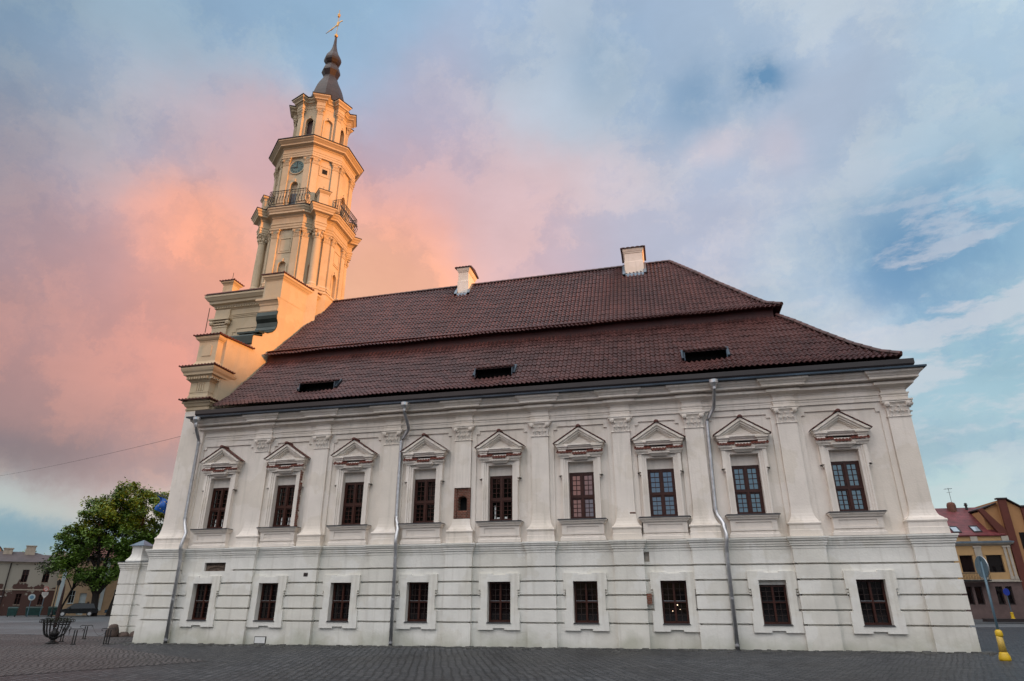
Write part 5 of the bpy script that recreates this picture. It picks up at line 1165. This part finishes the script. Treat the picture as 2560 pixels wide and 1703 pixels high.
for i, (kx, ky, kz_, rr) in enumerate(((-95.5, 68.5, 8.0, 2.4), (-92.3, 72.0, 8.2, 2.9), (-90.0, 74.6, 7.5, 2.1), (-88.6, 76.1, 8.0, 2.2), (-86.2, 78.6, 7.8, 2.2))):
    tree('distant_tree', ['round dark treetop behind the left chimney of the patched house', 'largest olive treetop above the patched house roof', 'small treetop just right of the chimney', 'separate green treetop right of the chimneys above the roof', 'green treetop at the right end of the patched house roof'][i],
         (kx, ky, -.4), 10, [(0, 0, kz_, rr, rr*.95)], 1700, LEAF, .24, 30+i, FARG, .2, (0, 0), 3, .5)
RG = 'trees on the south side of the square'
for i, (x, y, h_) in enumerate(((-34, -46, 17), (-22, -49, 19), (-10, -46, 17), (.5, -50, 17.5))):
    tree('square_tree', ['tall tree at the far left behind the viewer, mirrored in the end window', 'largest of the trees behind the viewer', 'tree mirrored in the middle upper windows', 'tree nearest the pink reflection'][i],
         (x, y, gz(x)), h_, [(0, 0, h_*.58, 5.2, h_*.26), (2, 1, h_*.75, 3.4, h_*.2), (-2.5, -.5, h_*.5, 3.4, h_*.18)], 3600, LEAF2, .42, 60+i, RG, .4, (0, 0), 5, .25, 1.3)

# ================================================================== HOUSES
def local(O, ang): return Matrix.Translation((O[0], O[1], 0)) @ Matrix.Rotation(ang, 4, 'Z')
def house(name, label, O, ang, cat='house', group=None):
    r = empty(name, (O[0], O[1], 0), ang); tag(r, label, cat, group); return r
def holed_front(mb, x0, x1, z0, z1, wins, y0=0., th=.35):
    """front wall in strips round its window openings; wins (xa,xb,za,zb)"""
    xs = sorted({x0, x1, *[w_[0] for w_ in wins], *[w_[1] for w_ in wins]})
    for a_, b_ in zip(xs, xs[1:]):
        if b_-a_ < 1e-4: continue
        col = sorted([(w_[2], w_[3]) for w_ in wins if w_[0] < (a_+b_)/2 < w_[1]]); z = z0
        for za, zb in col:
            if za > z: mb.box((a_, y0, z), (b_, y0+th, za))
            z = zb
        if z1 > z: mb.box((a_, y0, z), (b_, y0+th, z1))
def hwindow(par, xa, xb, za, zb, frame, depth=.2, glass=GLASS_L, div=True, sill=None):
    w_ = empty('window', (0, 0, 0)); w_.parent = par; m_ = MB(); t_ = .06; y0, y1 = depth-.05, depth
    m_.box((xa, y0, za), (xa+t_, y1, zb)); m_.box((xb-t_, y0, za), (xb, y1, zb)); m_.box((xa+t_, y0, za), (xb-t_, y1, za+t_)); m_.box((xa+t_, y0, zb-t_), (xb-t_, y1, zb))
    if div: xm = (xa+xb)/2; m_.box((xm-.03, y0, za+t_), (xm+.03, y1, zb-t_)); zm = za+(zb-za)*.62; m_.box((xa+t_, y0, zm-.02), (xm-.03, y1, zm+.02)); m_.box((xm+.03, y0, zm-.02), (xb-t_, y1, zm+.02))
    m_.build('frame', frame, w_); MB().box((xa, y1, za), (xb, y1+.02, zb)).build('pane', glass, w_)
    if sill: MB().box((xa-.06, -.06, za-.06), (xb+.06, .1, za)).build('sill', sill, w_)
def patched_mat():
    m = bpy.data.materials.new('crumbling_plaster_over_brick'); m.use_nodes = True; N, L = m.node_tree.nodes, m.node_tree.links; b = N['Principled BSDF']; b.inputs['Roughness'].default_value = .9
    t = N.new('ShaderNodeTexCoord'); n = N.new('ShaderNodeTexNoise'); n.inputs['Scale'].default_value = .75; n.inputs['Detail'].default_value = 8; L.new(t.outputs['Object'], n.inputs['Vector'])
    s_ = N.new('ShaderNodeSeparateXYZ'); L.new(t.outputs['Object'], s_.inputs[0])
    mr = N.new('ShaderNodeMapRange'); L.new(s_.outputs[2], mr.inputs[0]); mr.inputs[1].default_value = 1.6; mr.inputs[2].default_value = 4.8; mr.inputs[3].default_value = .22; mr.inputs[4].default_value = -.14
    ad = N.new('ShaderNodeMath'); ad.operation = 'ADD'; L.new(n.outputs[0], ad.inputs[0]); L.new(mr.outputs[0], ad.inputs[1])
    r = N.new('ShaderNodeValToRGB'); L.new(ad.outputs[0], r.inputs[0]); r.color_ramp.elements[0].position = .53; r.color_ramp.elements[0].color = (.27, .25, .21, 1); r.color_ramp.elements[1].position = .56; r.color_ramp.elements[1].color = (.062, .030, .024, 1)
    L.new(r.outputs[0], b.inputs['Base Color']); return m
PATCH = patched_mat(); GREYW = mat('old_cream_band', (.40, .34, .27), .9, .15, 3); ROOFG = mat('grey_brown_sheet_roof', (.085, .065, .065), .6, .2, 1.5, .2, 5)
h1 = house('patched_house', 'two-storey house with plaster fallen off its brick walls at the far left', (-61.6, 53.85), math.atan2(.75, .66))
wu = [(-8.25, -7.48, 3.88, 5.5), (-4.90, -4.16, 3.88, 5.5), (-2.50, -1.74, 3.88, 5.45)]; wl_ = [(-4.95, -4.30, 1.03, 2.43), (-2.35, -1.78, .98, 2.36)]
m_ = MB(); holed_front(m_, -18, 0, -.6, 6.5, wu+wl_+[(-11, -10.2, 3.88, 5.5), (-14, -13.2, 3.88, 5.5)]); m_.box((-18, .35, -.6), (-17.6, 8, 6.5)); m_.box((-.4, .35, -.6), (0, 8, 6.5)); m_.box((-17.6, .6, -.5), (-.4, .62, 6.4)); m_.build('wall', PATCH, h1)
m_ = MB(); m_.box((-18, -.06, 2.86), (0, 0, 3.0)); m_.sweep([(-18.1, 0), (.1, 0)], [(0, 6.2), (.06, 6.22), (.08, 6.34), (.2, 6.38), (.25, 6.48), (0, 6.5)]); m_.build('cornice', GREYW, h1)
for w_ in wu+wl_: hwindow(h1, *w_, WOODF, sill=GREYW)
m_ = MB(); m_.prism([(-18.4, -.35, 6.5), (.35, -.35, 6.5), (.35, 8.4, 6.5), (-18.4, 8.4, 6.5)], [(-14, 3.8, 8.0), (-4.1, 3.8, 8.0), (-4.1, 4.2, 8.0), (-14, 4.2, 8.0)]); m_.build('roof', ROOFG, h1)
m_ = MB(); m_.prism([(-4.2, 2.2, 6.5), (.3, 2.2, 6.5), (.3, 8.2, 6.5), (-4.2, 8.2, 6.5)], [(-3.8, 5.2, 7.75), (-.6, 5.2, 7.75), (-.6, 5.3, 7.75), (-3.8, 5.3, 7.75)]); m_.build('lower_roof', ROOFG, h1)
for a_, b_, z in ((-5.25, -4.1, 8.72), (-7.75, -6.7, 8.30), (-1.3, -.4, 8.1)):
    m_ = MB(); m_.box((a_, 2.6, 7.0), (b_, 3.6, z)); m_.box((a_-.08, 2.52, z), (b_+.08, 3.68, z+.12)); m_.build('chimney', GREYW, h1)
m_ = MB(); m_.tube([(-6.4, -.12, 6.5), (-6.4, -.1, .0)], .07, 8); m_.build('downpipe', GUT, h1)
m_ = MB(); m_.box((-6.95, -.03, -.3), (-6.05, .0, 1.9)); m_.build('door', mat('brown_door', (.07, .025, .015), .6, .2, 5), h1)
MB().box((-6.7, -.06, 2.05), (-6.3, -.031, 2.15)).build('door_lamp', SWHITE, h1)
h2 = house('peach_house', 'peach coloured house end showing at the far left edge above the roofs', (-74.6, 54.2), math.atan2(.75, .66))
m_ = MB(); m_.xz([(-8, -.6), (0, -.6), (0, 8.6), (-1.0, 9.75), (-4, 11.), (-8, 9)], 0, 6); m_.build('gable_wall', mat('peach_render', (.55, .27, .13), .9, .08, 2), h2)
m_ = MB(); m_.prism([(-1.0, -.15, 9.77), (.15, -.15, 8.55), (.15, 6, 8.55), (-1, 6, 9.77)], [(-1.0, -.15, 9.87), (.15, -.15, 8.65), (.15, 6, 8.65), (-1, 6, 9.87)]); m_.build('roof', ROOFG, h2)
CREAM = mat('cream_render', (.40, .29, .18), .9, .08, 2); PBLUE = mat('pale_blue_trim', (.42, .50, .52), .8, .08, 3)
h3 = house('cream_house', 'cream rendered house with pale blue pilasters behind the tree trunks', (-56.9, 48.6), math.atan2(.709, .705))
wn_ = [(1.68, 2.33, 1.22, 2.79), (6.75, 7.3, 1.2, 3.0), (9.6, 10.3, 1.2, 3.0), (1.9, 2.5, 4.17, 5.6), (5.6, 6.3, 4.17, 5.6), (9.0, 9.7, 4.17, 5.6)]
m_ = MB(); holed_front(m_, 0, 20, -.6, 6.9, wn_+[(2.9, 3.65, -.2, 2.45)]); m_.box((0, .35, -.6), (.4, 9, 6.9)); m_.box((.4, .6, -.5), (19, .62, 6.8)); m_.build('wall', CREAM, h3)
for w_ in wn_: hwindow(h3, *w_, PBLUE, sill=PBLUE)
MB().box((2.9, .12, -.2), (3.65, .2, 2.45)).build('door', PBLUE, h3)
for a_ in (.42, 5.2, 8.2): MB().box((a_, -.07, .3), (a_+.42, 0, 6.6)).build('pilaster', PBLUE, h3)
m_ = MB(); m_.sweep([(-.1, 0), (20, 0)], [(0, 6.6), (.08, 6.65), (.25, 6.8), (.3, 6.92), (0, 6.95)]); m_.build('cornice', PBLUE, h3)
m_ = MB(); m_.prism([(-.4, -.4, 6.95), (20, -.4, 6.95), (20, 9, 6.95), (-.4, 9, 6.95)], [(3.6, 4.2, 8.9), (20, 4.2, 8.9), (20, 4.6, 8.9), (3.6, 4.6, 8.9)]); m_.build('roof', mat('rusty_tile_roof', (.15, .055, .04), .8, .2, 2), h3)
m_ = MB(); m_.box((3.9, -.03, 1.2), (4.15, 0, 1.42)); m_.build('plaque', GUT, h3); m_ = MB(); m_.box((4.75, -.03, 1.25), (5.0, 0, 1.47)); m_.build('plaque', GUT, h3)
# ---- right: yellow house with red sheet roof
OCH = mat('ochre_render', (.44, .28, .13), .9, .07, 1.5, stain=None); BRN = mat('brown_stone_ground_floor', (.125, .085, .08), .85, .15, 2); STONE = mat('pale_stone_trim', (.42, .38, .32), .85, .12, 3)
REDR = brick_mat('red_sheet_roof', (.17, .035, .04), (.15, .032, .036), (.09, .02, .022), 1.0, 40., .22, .5, .8, (0, 0, 0), .02)
h4 = house('yellow_house', 'yellow house with red sheet roof, two skylights and brown ground floor at right', (0, 37), 0)
UP4 = [(45.16, 46.11, 3.72, 5.03), (47.08, 48.22, 3.70, 5.03), (42.6, 43.7, 3.7, 5.03)]; GR4 = [(45.05, 45.48, 1.31, 2.65), (45.66, 46.19, 1.31, 2.65), (47.13, 47.62, 1.31, 2.65), (47.83, 48.29, 1.31, 2.65), (43, 43.6, 1.3, 2.65)]
m_ = MB(); holed_front(m_, 38, 49.0, 3.12, 5.78, UP4); m_.box((38, .0, 6.05), (49.0, .35, 6.56)); m_.box((38, .6, 3), (49, .62, 5.8)); m_.build('upper_wall', OCH, h4)
m_ = MB(); holed_front(m_, 38, 49.05, -.3, 3.04, GR4, -.04); m_.box((38, -.10, -.3), (49.05, -.04, 1.16)); m_.box((38, .6, -.3), (49, .62, 3))
m_.build('ground_floor', BRN, h4)
m_ = MB(); m_.sweep([(38, 0), (49.0, 0), (49.0, 1)], [(0, 5.76), (.05, 5.78), (.08, 5.84), (.2, 5.88), (.24, 5.96), (0, 6.0)]); m_.box((38, -.07, 3.04), (49.0, 0, 3.18)); m_.box((38, -.16, 3.0), (49.08, -.10, 3.05)); m_.build('cornice', STONE, h4)
MB().sweep([(38, 0), (49.0, 0), (49.0, 1)], [(.22, 5.965), (.27, 5.97), (.27, 6.08), (.0, 6.14)]).build('ledge_sheet', ZINC, h4)
m_ = MB(); 
for a_, b_ in ((46.34, 46.84), (48.44, 48.62), (48.74, 48.92)): m_.box((a_, -.08, 3.18), (b_, 0, 5.6)); m_.box((a_-.05, -.11, 5.6), (b_+.05, 0, 5.74)); m_.box((a_-.04, -.10, 3.18), (b_+.04, 0, 3.42)); m_.build('pilaster', STONE, h4); m_ = MB()
for a_ in (46.28, 48.52, 43.9): m_ = MB(); m_.box((a_, -.10, 6.08), (a_+.5, .0, 6.50)); m_.build('parapet_block', STONE, h4)
for w_ in UP4: hwindow(h4, *w_, GUT, div=False)
for w_ in GR4: hwindow(h4, *w_, GUT, div=False)
for w_ in UP4[:2]:
    m_ = MB(); m_.box((w_[0]-.12, -.03, w_[3]), (w_[1]+.12, 0, w_[3]+.14)); m_.build('lintel', OCH, h4)
m_ = MB(); m_.box((44.7, -.75, 3.04), (46.75, -.17, 3.12)); m_.tube([(44.7, -.74, 3.64), (46.74, -.74, 3.64), (46.74, -.1, 3.64)], .03, 6)
for k in range(22): x = 44.72+k*.095; m_.tube([(x, -.74, 3.12), (x, -.74-.05*(k % 2), 3.35), (x, -.74, 3.64)], .016, 4)
m_.build('balcony', IRON, h4)
m_ = MB(); m_.prism([(38, -.12, 6.50), (48.85, -.12, 6.50), (48.85, 3.6, 9.12), (38, 3.6, 9.12)], [(38, -.14, 6.60), (48.85, -.14, 6.60), (48.85, 3.6, 9.22), (38, 3.6, 9.22)]); m_.prism([(38, 3.6, 9.2), (48.85, 3.6, 9.2), (48.85, 8, 6.0), (38, 8, 6.0)], [(38, 3.6, 9.1), (48.85, 3.6, 9.1), (48.85, 8, 5.9), (38, 8, 5.9)]); m_.build('roof', REDR, h4)
for a_ in (45.30, 46.82):
    s_ = empty('skylight', (0, 0, 0)); s_.parent = h4; n_ = Vector((0, -(9.12-6.5), 3.72)).normalized(); zz = lambda y: 6.60+(y+.14)*(2.62/3.74)
    def slab(y0, y1, x0, x1, up0, up1): return [(x0, y0, zz(y0)+up0), (x1, y0, zz(y0)+up0), (x1, y1, zz(y1)+up0), (x0, y1, zz(y1)+up0)], [(x0, y0, zz(y0)+up1), (x1, y0, zz(y0)+up1), (x1, y1, zz(y1)+up1), (x0, y1, zz(y1)+up1)]
    m_ = MB()
    for q in (slab(.22, .86, a_-.07, a_, 0, .09), slab(.22, .86, a_+.5, a_+.57, 0, .09), slab(.15, .22, a_-.07, a_+.57, 0, .09), slab(.86, .93, a_-.07, a_+.57, 0, .09)): m_.prism(*q)
    m_.build('frame', GUT, s_); m_ = MB(); m_.prism(*slab(.22, .86, a_, a_+.5, .02, .05)); m_.build('pane', SKYL, s_)
m_ = MB(); m_.lathe((46.75, 3.3), [(.34, 8.8), (.36, 9.4), (.30, 9.6), (.15, 9.68)], 12); m_.build('round_chimney', BRICK, h4)
m_ = MB(); m_.tube([(46.9, 3.4, 9.2), (46.9, 3.4, 10.95)], .018, 5); m_.tube([(46.55, 3.4, 10.85), (47.2, 3.4, 10.9)], .014, 4)
for k in range(5): m_.tube([(46.6+k*.13, 3.2, 10.86), (46.6+k*.13, 3.6, 10.86)], .009, 4)
m_.tube([(46.7, 3.4, 10.55), (47.1, 3.4, 10.58)], .012, 4); m_.build('antenna', GUT, h4)
m_ = MB(); m_.lathe((47.9, 3.3), [(.10, 8.9), (.10, 9.35), (.16, 9.36), (.16, 9.42), (.1, 9.44), (.1, 9.5), (.15, 9.52), (.02, 9.6)], 8); m_.build('vent_pipe', GUT, h4)
# ---- right: orange house with brown bands
ORG = mat('orange_render', (.40, .215, .095), .9, .06, 1.5); BAND = mat('brown_painted_band', (.115, .028, .018), .8, .12, 2)
h5 = house('orange_house', 'orange gabled house with dark brown vertical bands at the right edge', (0, 37), 0)
m_ = MB(); m_.xz([(49.1, -.3), (60, -.3), (60, 8.), (56, 8.2), (50.5, 8.75), (49.6, 9.35), (49.1, 9.35)], .15, 6); m_.xz([(47.9, 6.6), (49.1, 6.6), (49.1, 9.2), (47.9, 8.55)], .5, 5); m_.build('wall', ORG, h5)
m_ = MB(); m_.xz([(49.06, -.3), (49.62, -.3), (49.62, 9.4), (49.06, 9.4)], -.06, .15); m_.box((50.55, -.06, 5.6), (51.2, .15, 8.7)); m_.box((53.8, -.06, -.3), (54.4, .15, 8.4))
m_.xz([(47.45, 8.62), (47.75, 8.75), (49.06, 6.95), (49.06, 6.35), (48.6, 6.5)], -.02, .3)
m_.build('brown_bands', BAND, h5)
m_ = MB(); m_.box((48.95, -.12, 9.4), (49.72, .3, 9.52)); m_.xz([(49.7, 9.38), (50.5, 8.80), (50.5, 8.9), (49.7, 9.48)], -.05, 5); m_.xz([(47.8, 8.68), (49.0, 9.12), (49.0, 9.2), (47.8, 8.78)], .3, 5); m_.xz([(50.5, 8.72), (51.6, 8.72), (51.6, 8.86), (50.5, 8.86)], -.15, .4); m_.build('coping', GUT, h5)
hw_ = [(49.95, 52.6, 5.45, 6.75)]
for w_ in hw_: MB().box((w_[0], .10, w_[2]), (w_[1], .148, w_[3])).build('window', GLASS_L, h5)
MB().box((49.62, .05, -.3), (60, .148, 3.0)).build('brown_ground_floor', BRN, h5)
m_ = MB(); m_.box((43.4, 30.2, .0), (60, 31.0, .44)); o = m_.build('low_dark_block', GUT); tag(o, 'low black block in front of the yellow house', 'kerb')  # long dark block lying on the pavement
# ---- unseen houses: east row added to block the low sun, south row closing the horizon
REND = [mat('ochre_side_render', (.40, .27, .15), .9, .1, 1), mat('grey_side_render', (.30, .29, .27), .9, .1, 1), mat('brick_side_render', (.20, .09, .06), .9, .2, 1)]
def block_house(label, x0, y0, x1, y1, he, hr, k, face, grp):
    r = empty('unseen_house', (0, 0, 0)); tag(r, label, 'house', grp)
    m_ = MB(); m_.box((x0, y0, -.5), (x1, y1, he)); m_.build('wall', REND[k % 3], r)
    m_ = MB()
    if face == 'w': xm = (x0+x1)/2; m_.prism([(x0-.4, y0, he), (x1+.4, y0, he), (xm, y0, hr)], [(x0-.4, y1, he), (x1+.4, y1, he), (xm, y1, hr)])
    else: ym = (y0+y1)/2; m_.prism([(x0, y0-.4, he), (x0, y1+.4, he), (x0, ym, hr)], [(x1, y0-.4, he), (x1, y1+.4, he), (x1, ym, hr)])
    m_.build('roof', TILE if k % 2 else ROOFG, r)
    L_ = (y1-y0) if face == 'w' else (x1-x0); n = int(L_/2.6)
    m_ = MB(); fl_ = int(he/3.2)
    for j in range(fl_):
        for i in range(n):
            c_ = (i+.5)*L_/n; z = 1.2+j*3.2
            if face == 'w': m_ = MB(); m_.box((x0-.03, y0+c_-.5, z), (x0, y0+c_+.5, z+1.6))
            else: m_ = MB(); m_.box((x0+c_-.5, y1, z), (x0+c_+.5, y1+.03, z+1.6))
            m_.build('window', GLASS_L, r)
EG = 'unseen houses added to block the low sun'; SG = 'houses on the south side of the square'
block_house('tallest unseen house, brick coloured, added to block low sun beyond the street', 66, 18.1, 78, 46, 14.5, 20.5, 2, 'w', EG)
block_house('unseen tall ochre house, added to block low sun nearest the street', 66, 4, 78, 18, 12.5, 17.5, 0, 'w', EG)
block_house('unseen tall grey house, added in the middle to block low sun', 66, -12, 78, 3.9, 13.5, 18.2, 1, 'w', EG)
block_house('unseen brick coloured house, added at the south end to block low sun', 66, -34, 78, -12.1, 12.5, 17.2, 2, 'w', EG)
for i, (a_, b_, he) in enumerate(((-95, -60, 9), (-59.8, -28, 10), (-27.8, 2, 8.5), (2.2, 30, 9.5), (30.2, 60, 9), (60.2, 95, 10))):
    block_house(['pale house at the west end of the south side', 'long grey house on the south side', 'brick coloured house on the south side', 'ochre house on the south side straight behind the viewer', 'grey house right of centre on the south side', 'brick house at the east end of the south side'][i], a_, -92, b_, -80, he, he+3.5, i, 's', SG)

# ================================================================== CARS, BINS
def car(name, label, x, y, rz, paint, L_=4.3, H=1.45, estate=False):
    r = empty(name, (x, y, gz(x)), rz); tag(r, label, 'car', 'cars parked by the trees'); W = 1.75
    side = [(-L_/2, .35), (-L_/2+.05, .72), (-L_/2+.9, .88), (-L_/2+1.0, .90), (L_/2-.25, .95), (L_/2, .8), (L_/2, .35)]
    top = [(-L_/2+1.0, .90), (-L_/2+1.75, H-.05), (-L_/2+2.1, H), (L_/2-1.3 if not estate else L_/2-.6, H-.02), (L_/2-.35, .95)]
    def bow(pts, y, ins): return [(px_, y, z) for px_, z in pts]
    m_ = MB(); m_.loft([[(px_, -W/2+.06, z) for px_, z in side], [(px_, -W/2, max(z-.05, .38)) for px_, z in side], [(px_, W/2, max(z-.05, .38)) for px_, z in side], [(px_, W/2-.06, z) for px_, z in side]]); 
    rp = [top[1], top[2], top[3]]; m_.prism([(px_, -W/2+.22, z) for px_, z in rp]+[(rp[-1][0], -W/2+.22, H-.06), (rp[0][0]+.06, -W/2+.22, H-.09)], [(px_, W/2-.22, z) for px_, z in rp]+[(rp[-1][0], W/2-.22, H-.06), (rp[0][0]+.06, W/2-.22, H-.09)]); m_.build('body', paint, r, bevel=.04)
    m_ = MB(); m_.prism([(px_, -W/2+.08 if z < 1.1 else -W/2+.20, z-.01) for px_, z in top], [(px_, W/2-.08 if z < 1.1 else W/2-.20, z-.01) for px_, z in top]); m_.build('windows', CGLASS, r)
    for sx in (-L_/2+.8, L_/2-.85):
        for sy in (-1, 1):
            w_ = empty('wheel', (sx, sy*(W/2-.08), .31)); w_.parent = r
            m_ = MB(); m_.loft([[(rr*math.cos(2*PI*k/20), yy, rr*math.sin(2*PI*k/20)) for k in range(20)] for rr, yy in ((.24, -.10), (.31, -.08), (.31, .08), (.24, .10))]); m_.build('tyre', RUB, w_)
            m_ = MB(); m_.loft([[(rr*math.cos(2*PI*k/14), yy, rr*math.sin(2*PI*k/14)) for k in range(14)] for rr, yy in ((.19, -.115), (.19, .115))]); m_.build('rim', STEEL, w_)
    for sy in (-1, 1): m_ = MB(); m_.box((-L_/2-.01, sy*.62-.16, .58), (-L_/2+.12, sy*.62+.16, .70)); m_.build('headlight', GLASS, r)
    for sy in (-1, 1): m_ = MB(); m_.box((-L_/2+1.35, sy*.92-.08, .93), (-L_/2+1.5, sy*.92+.08, 1.05)); m_.build('mirror', paint, r)
    return r
UA = math.atan2(.709, .705)
car('parked_car', 'dark hatchback parked behind the tree trunks, facing left', -48.9, 44.9, UA, CARP, 4.4, 1.5, True)
car('parked_car', 'blue car partly hidden behind the right tree trunk', -46.1, 49.3, UA-.1, CARB, 4.2, 1.35)
for i, (x, y, s_, lb) in enumerate(((-57.0, 43.5, .6, 'smallest dark wheelie bin at the left end of the row of bins'), (-55.6, 45.1, 1.0, 'wide dark green waste container in the middle of the row'), (-54.15, 46.6, .75, 'dark waste container at the right end of the row, by the cream house'))):
    r = empty('waste_container', (x, y, gz(x)), UA); tag(r, lb, 'bin', 'waste containers in front of the patched house'); hw = .85*s_
    m_ = MB(); m_.loft([[(-hw*.88, -.4, .12), (hw*.88, -.4, .12), (hw*.88, .4, .12), (-hw*.88, .4, .12)], [(-hw, -.48, .95), (hw, -.48, .95), (hw, .48, .95), (-hw, .48, .95)]]); m_.build('tub', BIN, r, bevel=.03)
    m_ = MB(); m_.loft([[(-hw-.03, -.5, .95), (hw+.03, -.5, .95), (hw+.03, .5, .95), (-hw-.03, .5, .95)], [(-hw-.02, -.48, 1.03), (hw+.02, -.48, 1.03), (hw+.02, .45, 1.12), (-hw-.02, .45, 1.12)]]); m_.build('lid', BIN, r, bevel=.02)
    for sx in (-1, 1):
        m_ = MB(); m_.lathe((sx*hw*.7, -.32), [(.05, .0), (.07, .03), (.07, .11), (.05, .14)], 8); m_.build('castor', RUB, r)

# ================================================================== SIGNS AND LAMP
def disc(mb, c_, r_, n_, th=.012, seg=28):
    n_ = Vector(n_).normalized(); a_ = n_.cross(Vector((0, 0, 1))).normalized(); b_ = a_.cross(n_); c_ = Vector(c_)
    mb.prism([c_+(a_*math.cos(2*PI*k/seg)+b_*math.sin(2*PI*k/seg))*r_-n_*th for k in range(seg)], [c_+(a_*math.cos(2*PI*k/seg)+b_*math.sin(2*PI*k/seg))*r_+n_*th for k in range(seg)])
sx_, sy_ = 30.84, -2.95
s1 = empty('road_sign', (sx_, sy_, gz(sx_))); tag(s1, 'round road sign seen edge-on, its pole in a yellow base by the white corner', 'road sign')
m_ = MB(); m_.tube([(0, 0, .1), (.04, 0, 2.55)], .032, 10); m_.build('pole', SGREY, s1, smooth=True)
nn = Vector((.99, .145, 0)).normalized(); c0 = Vector((.045, .06, 2.40))
m_ = MB(); disc(m_, c0, .30, nn); m_.build('disc_back', SGREY, s1); m_ = MB(); disc(m_, c0+nn*.016, .30, nn, .004); m_.build('disc_face', SWHITE, s1)
m_ = MB(); m_.tube([c0-nn*.03-Vector((0, 0, .29)), c0-nn*.03+Vector((0, 0, .29))], .03, 6); m_.build('bracket', SGREY, s1)
m_ = MB(); m_.tube([c0+(nn.cross(Vector((0, 0, 1)))*math.cos(2*PI*k/28)+Vector((0, 0, 1))*math.sin(2*PI*k/28))*.30 for k in range(29)], .010, 5); m_.build('rim', STEEL, s1)
m_ = MB(); m_.lathe((0, 0), [(.135, -.02), (.145, .03), (.135, .10), (.11, .16), (.096, .20)], 20); m_.build('base_foot', YEL, s1, smooth=True); m_ = MB(); m_.lathe((.01, 0), [(.084, .58), (.092, .62), (.092, .67), (.08, .73), (.04, .76)], 20); m_.build('base_cap', YEL, s1, smooth=True)
m_ = MB(); m_.lathe((0, 0), [(.095, .19), (.082, .4), (.08, .60)], 20); m_.build('base_sleeve', YELP, s1, smooth=True)
s2 = empty('road_sign', (47.5, 36.2, gz(47.5))); tag(s2, 'small round blue road sign with a yellow base in front of the yellow house', 'road sign')
m_ = MB(); m_.tube([(0, 0, .1), (0, 0, 2.1)], .03, 6); m_.build('pole', SGREY, s2); m_ = MB(); disc(m_, (0, -.05, 2.0), .26, (.3, -1, 0)); m_.build('disc', SBLUE, s2)
m_ = MB(); m_.lathe((0, 0), [(.18, 0), (.18, .08), (.12, .14), (.1, .45), (.12, .5), (.04, .56)], 10); m_.build('base', YEL, s2)
s3 = empty('road_sign', (-51.7, 42.5, gz(-51.7))); tag(s3, 'white no-parking disc above a pointed plate on a pole near the lamp post', 'road sign')
m_ = MB(); m_.tube([(0, 0, 0), (0, 0, 3.3)], .035, 6); m_.build('pole', SGREY, s3); nv = Vector((.72, -.69, 0)); m_ = MB(); disc(m_, Vector((0, 0, 3.1))+nv*.05, .27, nv); m_.build('disc', SWHITE, s3)
m_ = MB(); m_.tube([Vector((0, 0, 3.1))+nv*.08+(nv.cross(Vector((0, 0, 1)))*math.cos(2*PI*k/20)+Vector((0, 0, 1))*math.sin(2*PI*k/20))*.24 for k in range(21)], .03, 5)
sd = nv.cross(Vector((0, 0, 1))); m_.tube([Vector((0, 0, 3.1))+nv*.08+(sd*.2+Vector((0, 0, -.17))), Vector((0, 0, 3.1))+nv*.08-(sd*.2+Vector((0, 0, -.17)))], .025, 5); m_.build('ring', SRED, s3)
m_ = MB(); q = [sd*.33+Vector((0, 0, 2.76)), -sd*.33+Vector((0, 0, 2.76)), -sd*.33+Vector((0, 0, 2.5)), Vector((0, 0, 2.02)), sd*.33+Vector((0, 0, 2.5))]; m_.prism([v+nv*.04 for v in q], [v+nv*.06 for v in q]); m_.build('pointed_plate', SWHITE, s3)
m_ = MB(); 
for z_ in (2.66, 2.54, 2.42): m_.tube([sd*.22+nv*.065+Vector((0, 0, z_)), -sd*.22+nv*.065+Vector((0, 0, z_))], .012, 4)
m_.build('plate_lines', HAND, s3)
s4 = empty('road_sign', (-54.2, 43.1, gz(-54.2))); tag(s4, 'round pale blue road sign on a pole in front of the patched house', 'road sign')
m_ = MB(); m_.tube([(0, 0, 0), (0, 0, 2.5)], .04, 6); m_.build('pole', SGREY, s4); m_ = MB(); disc(m_, Vector((0, 0, 2.2))+nv*.05, .36, nv); m_.build('disc', PBLUE, s4); m_ = MB(); disc(m_, Vector((0, 0, 2.2))+nv*.075, .22, nv); m_.build('blue_centre', mat('dull_blue', (.10, .22, .32), .5), s4)
lp = empty('street_lamp', (-50.9, 43.3, gz(-50.9))); tag(lp, 'black street lamp with a lantern head in front of the patched house', 'street lamp')
m_ = MB(); m_.lathe((0, 0), [(.16, 0), (.16, .3), (.09, .5), (.06, .9), (.05, 3.3), (.09, 3.35), (.05, 3.45)], 8); m_.build('post', IRON, lp)
m_ = MB(); m_.lathe((0, 0), [(.06, 3.45), (.16, 3.55), (.22, 3.95), (.26, 3.98), (.10, 4.15), (.03, 4.25)], 6); m_.build('lantern_head', IRON, lp)
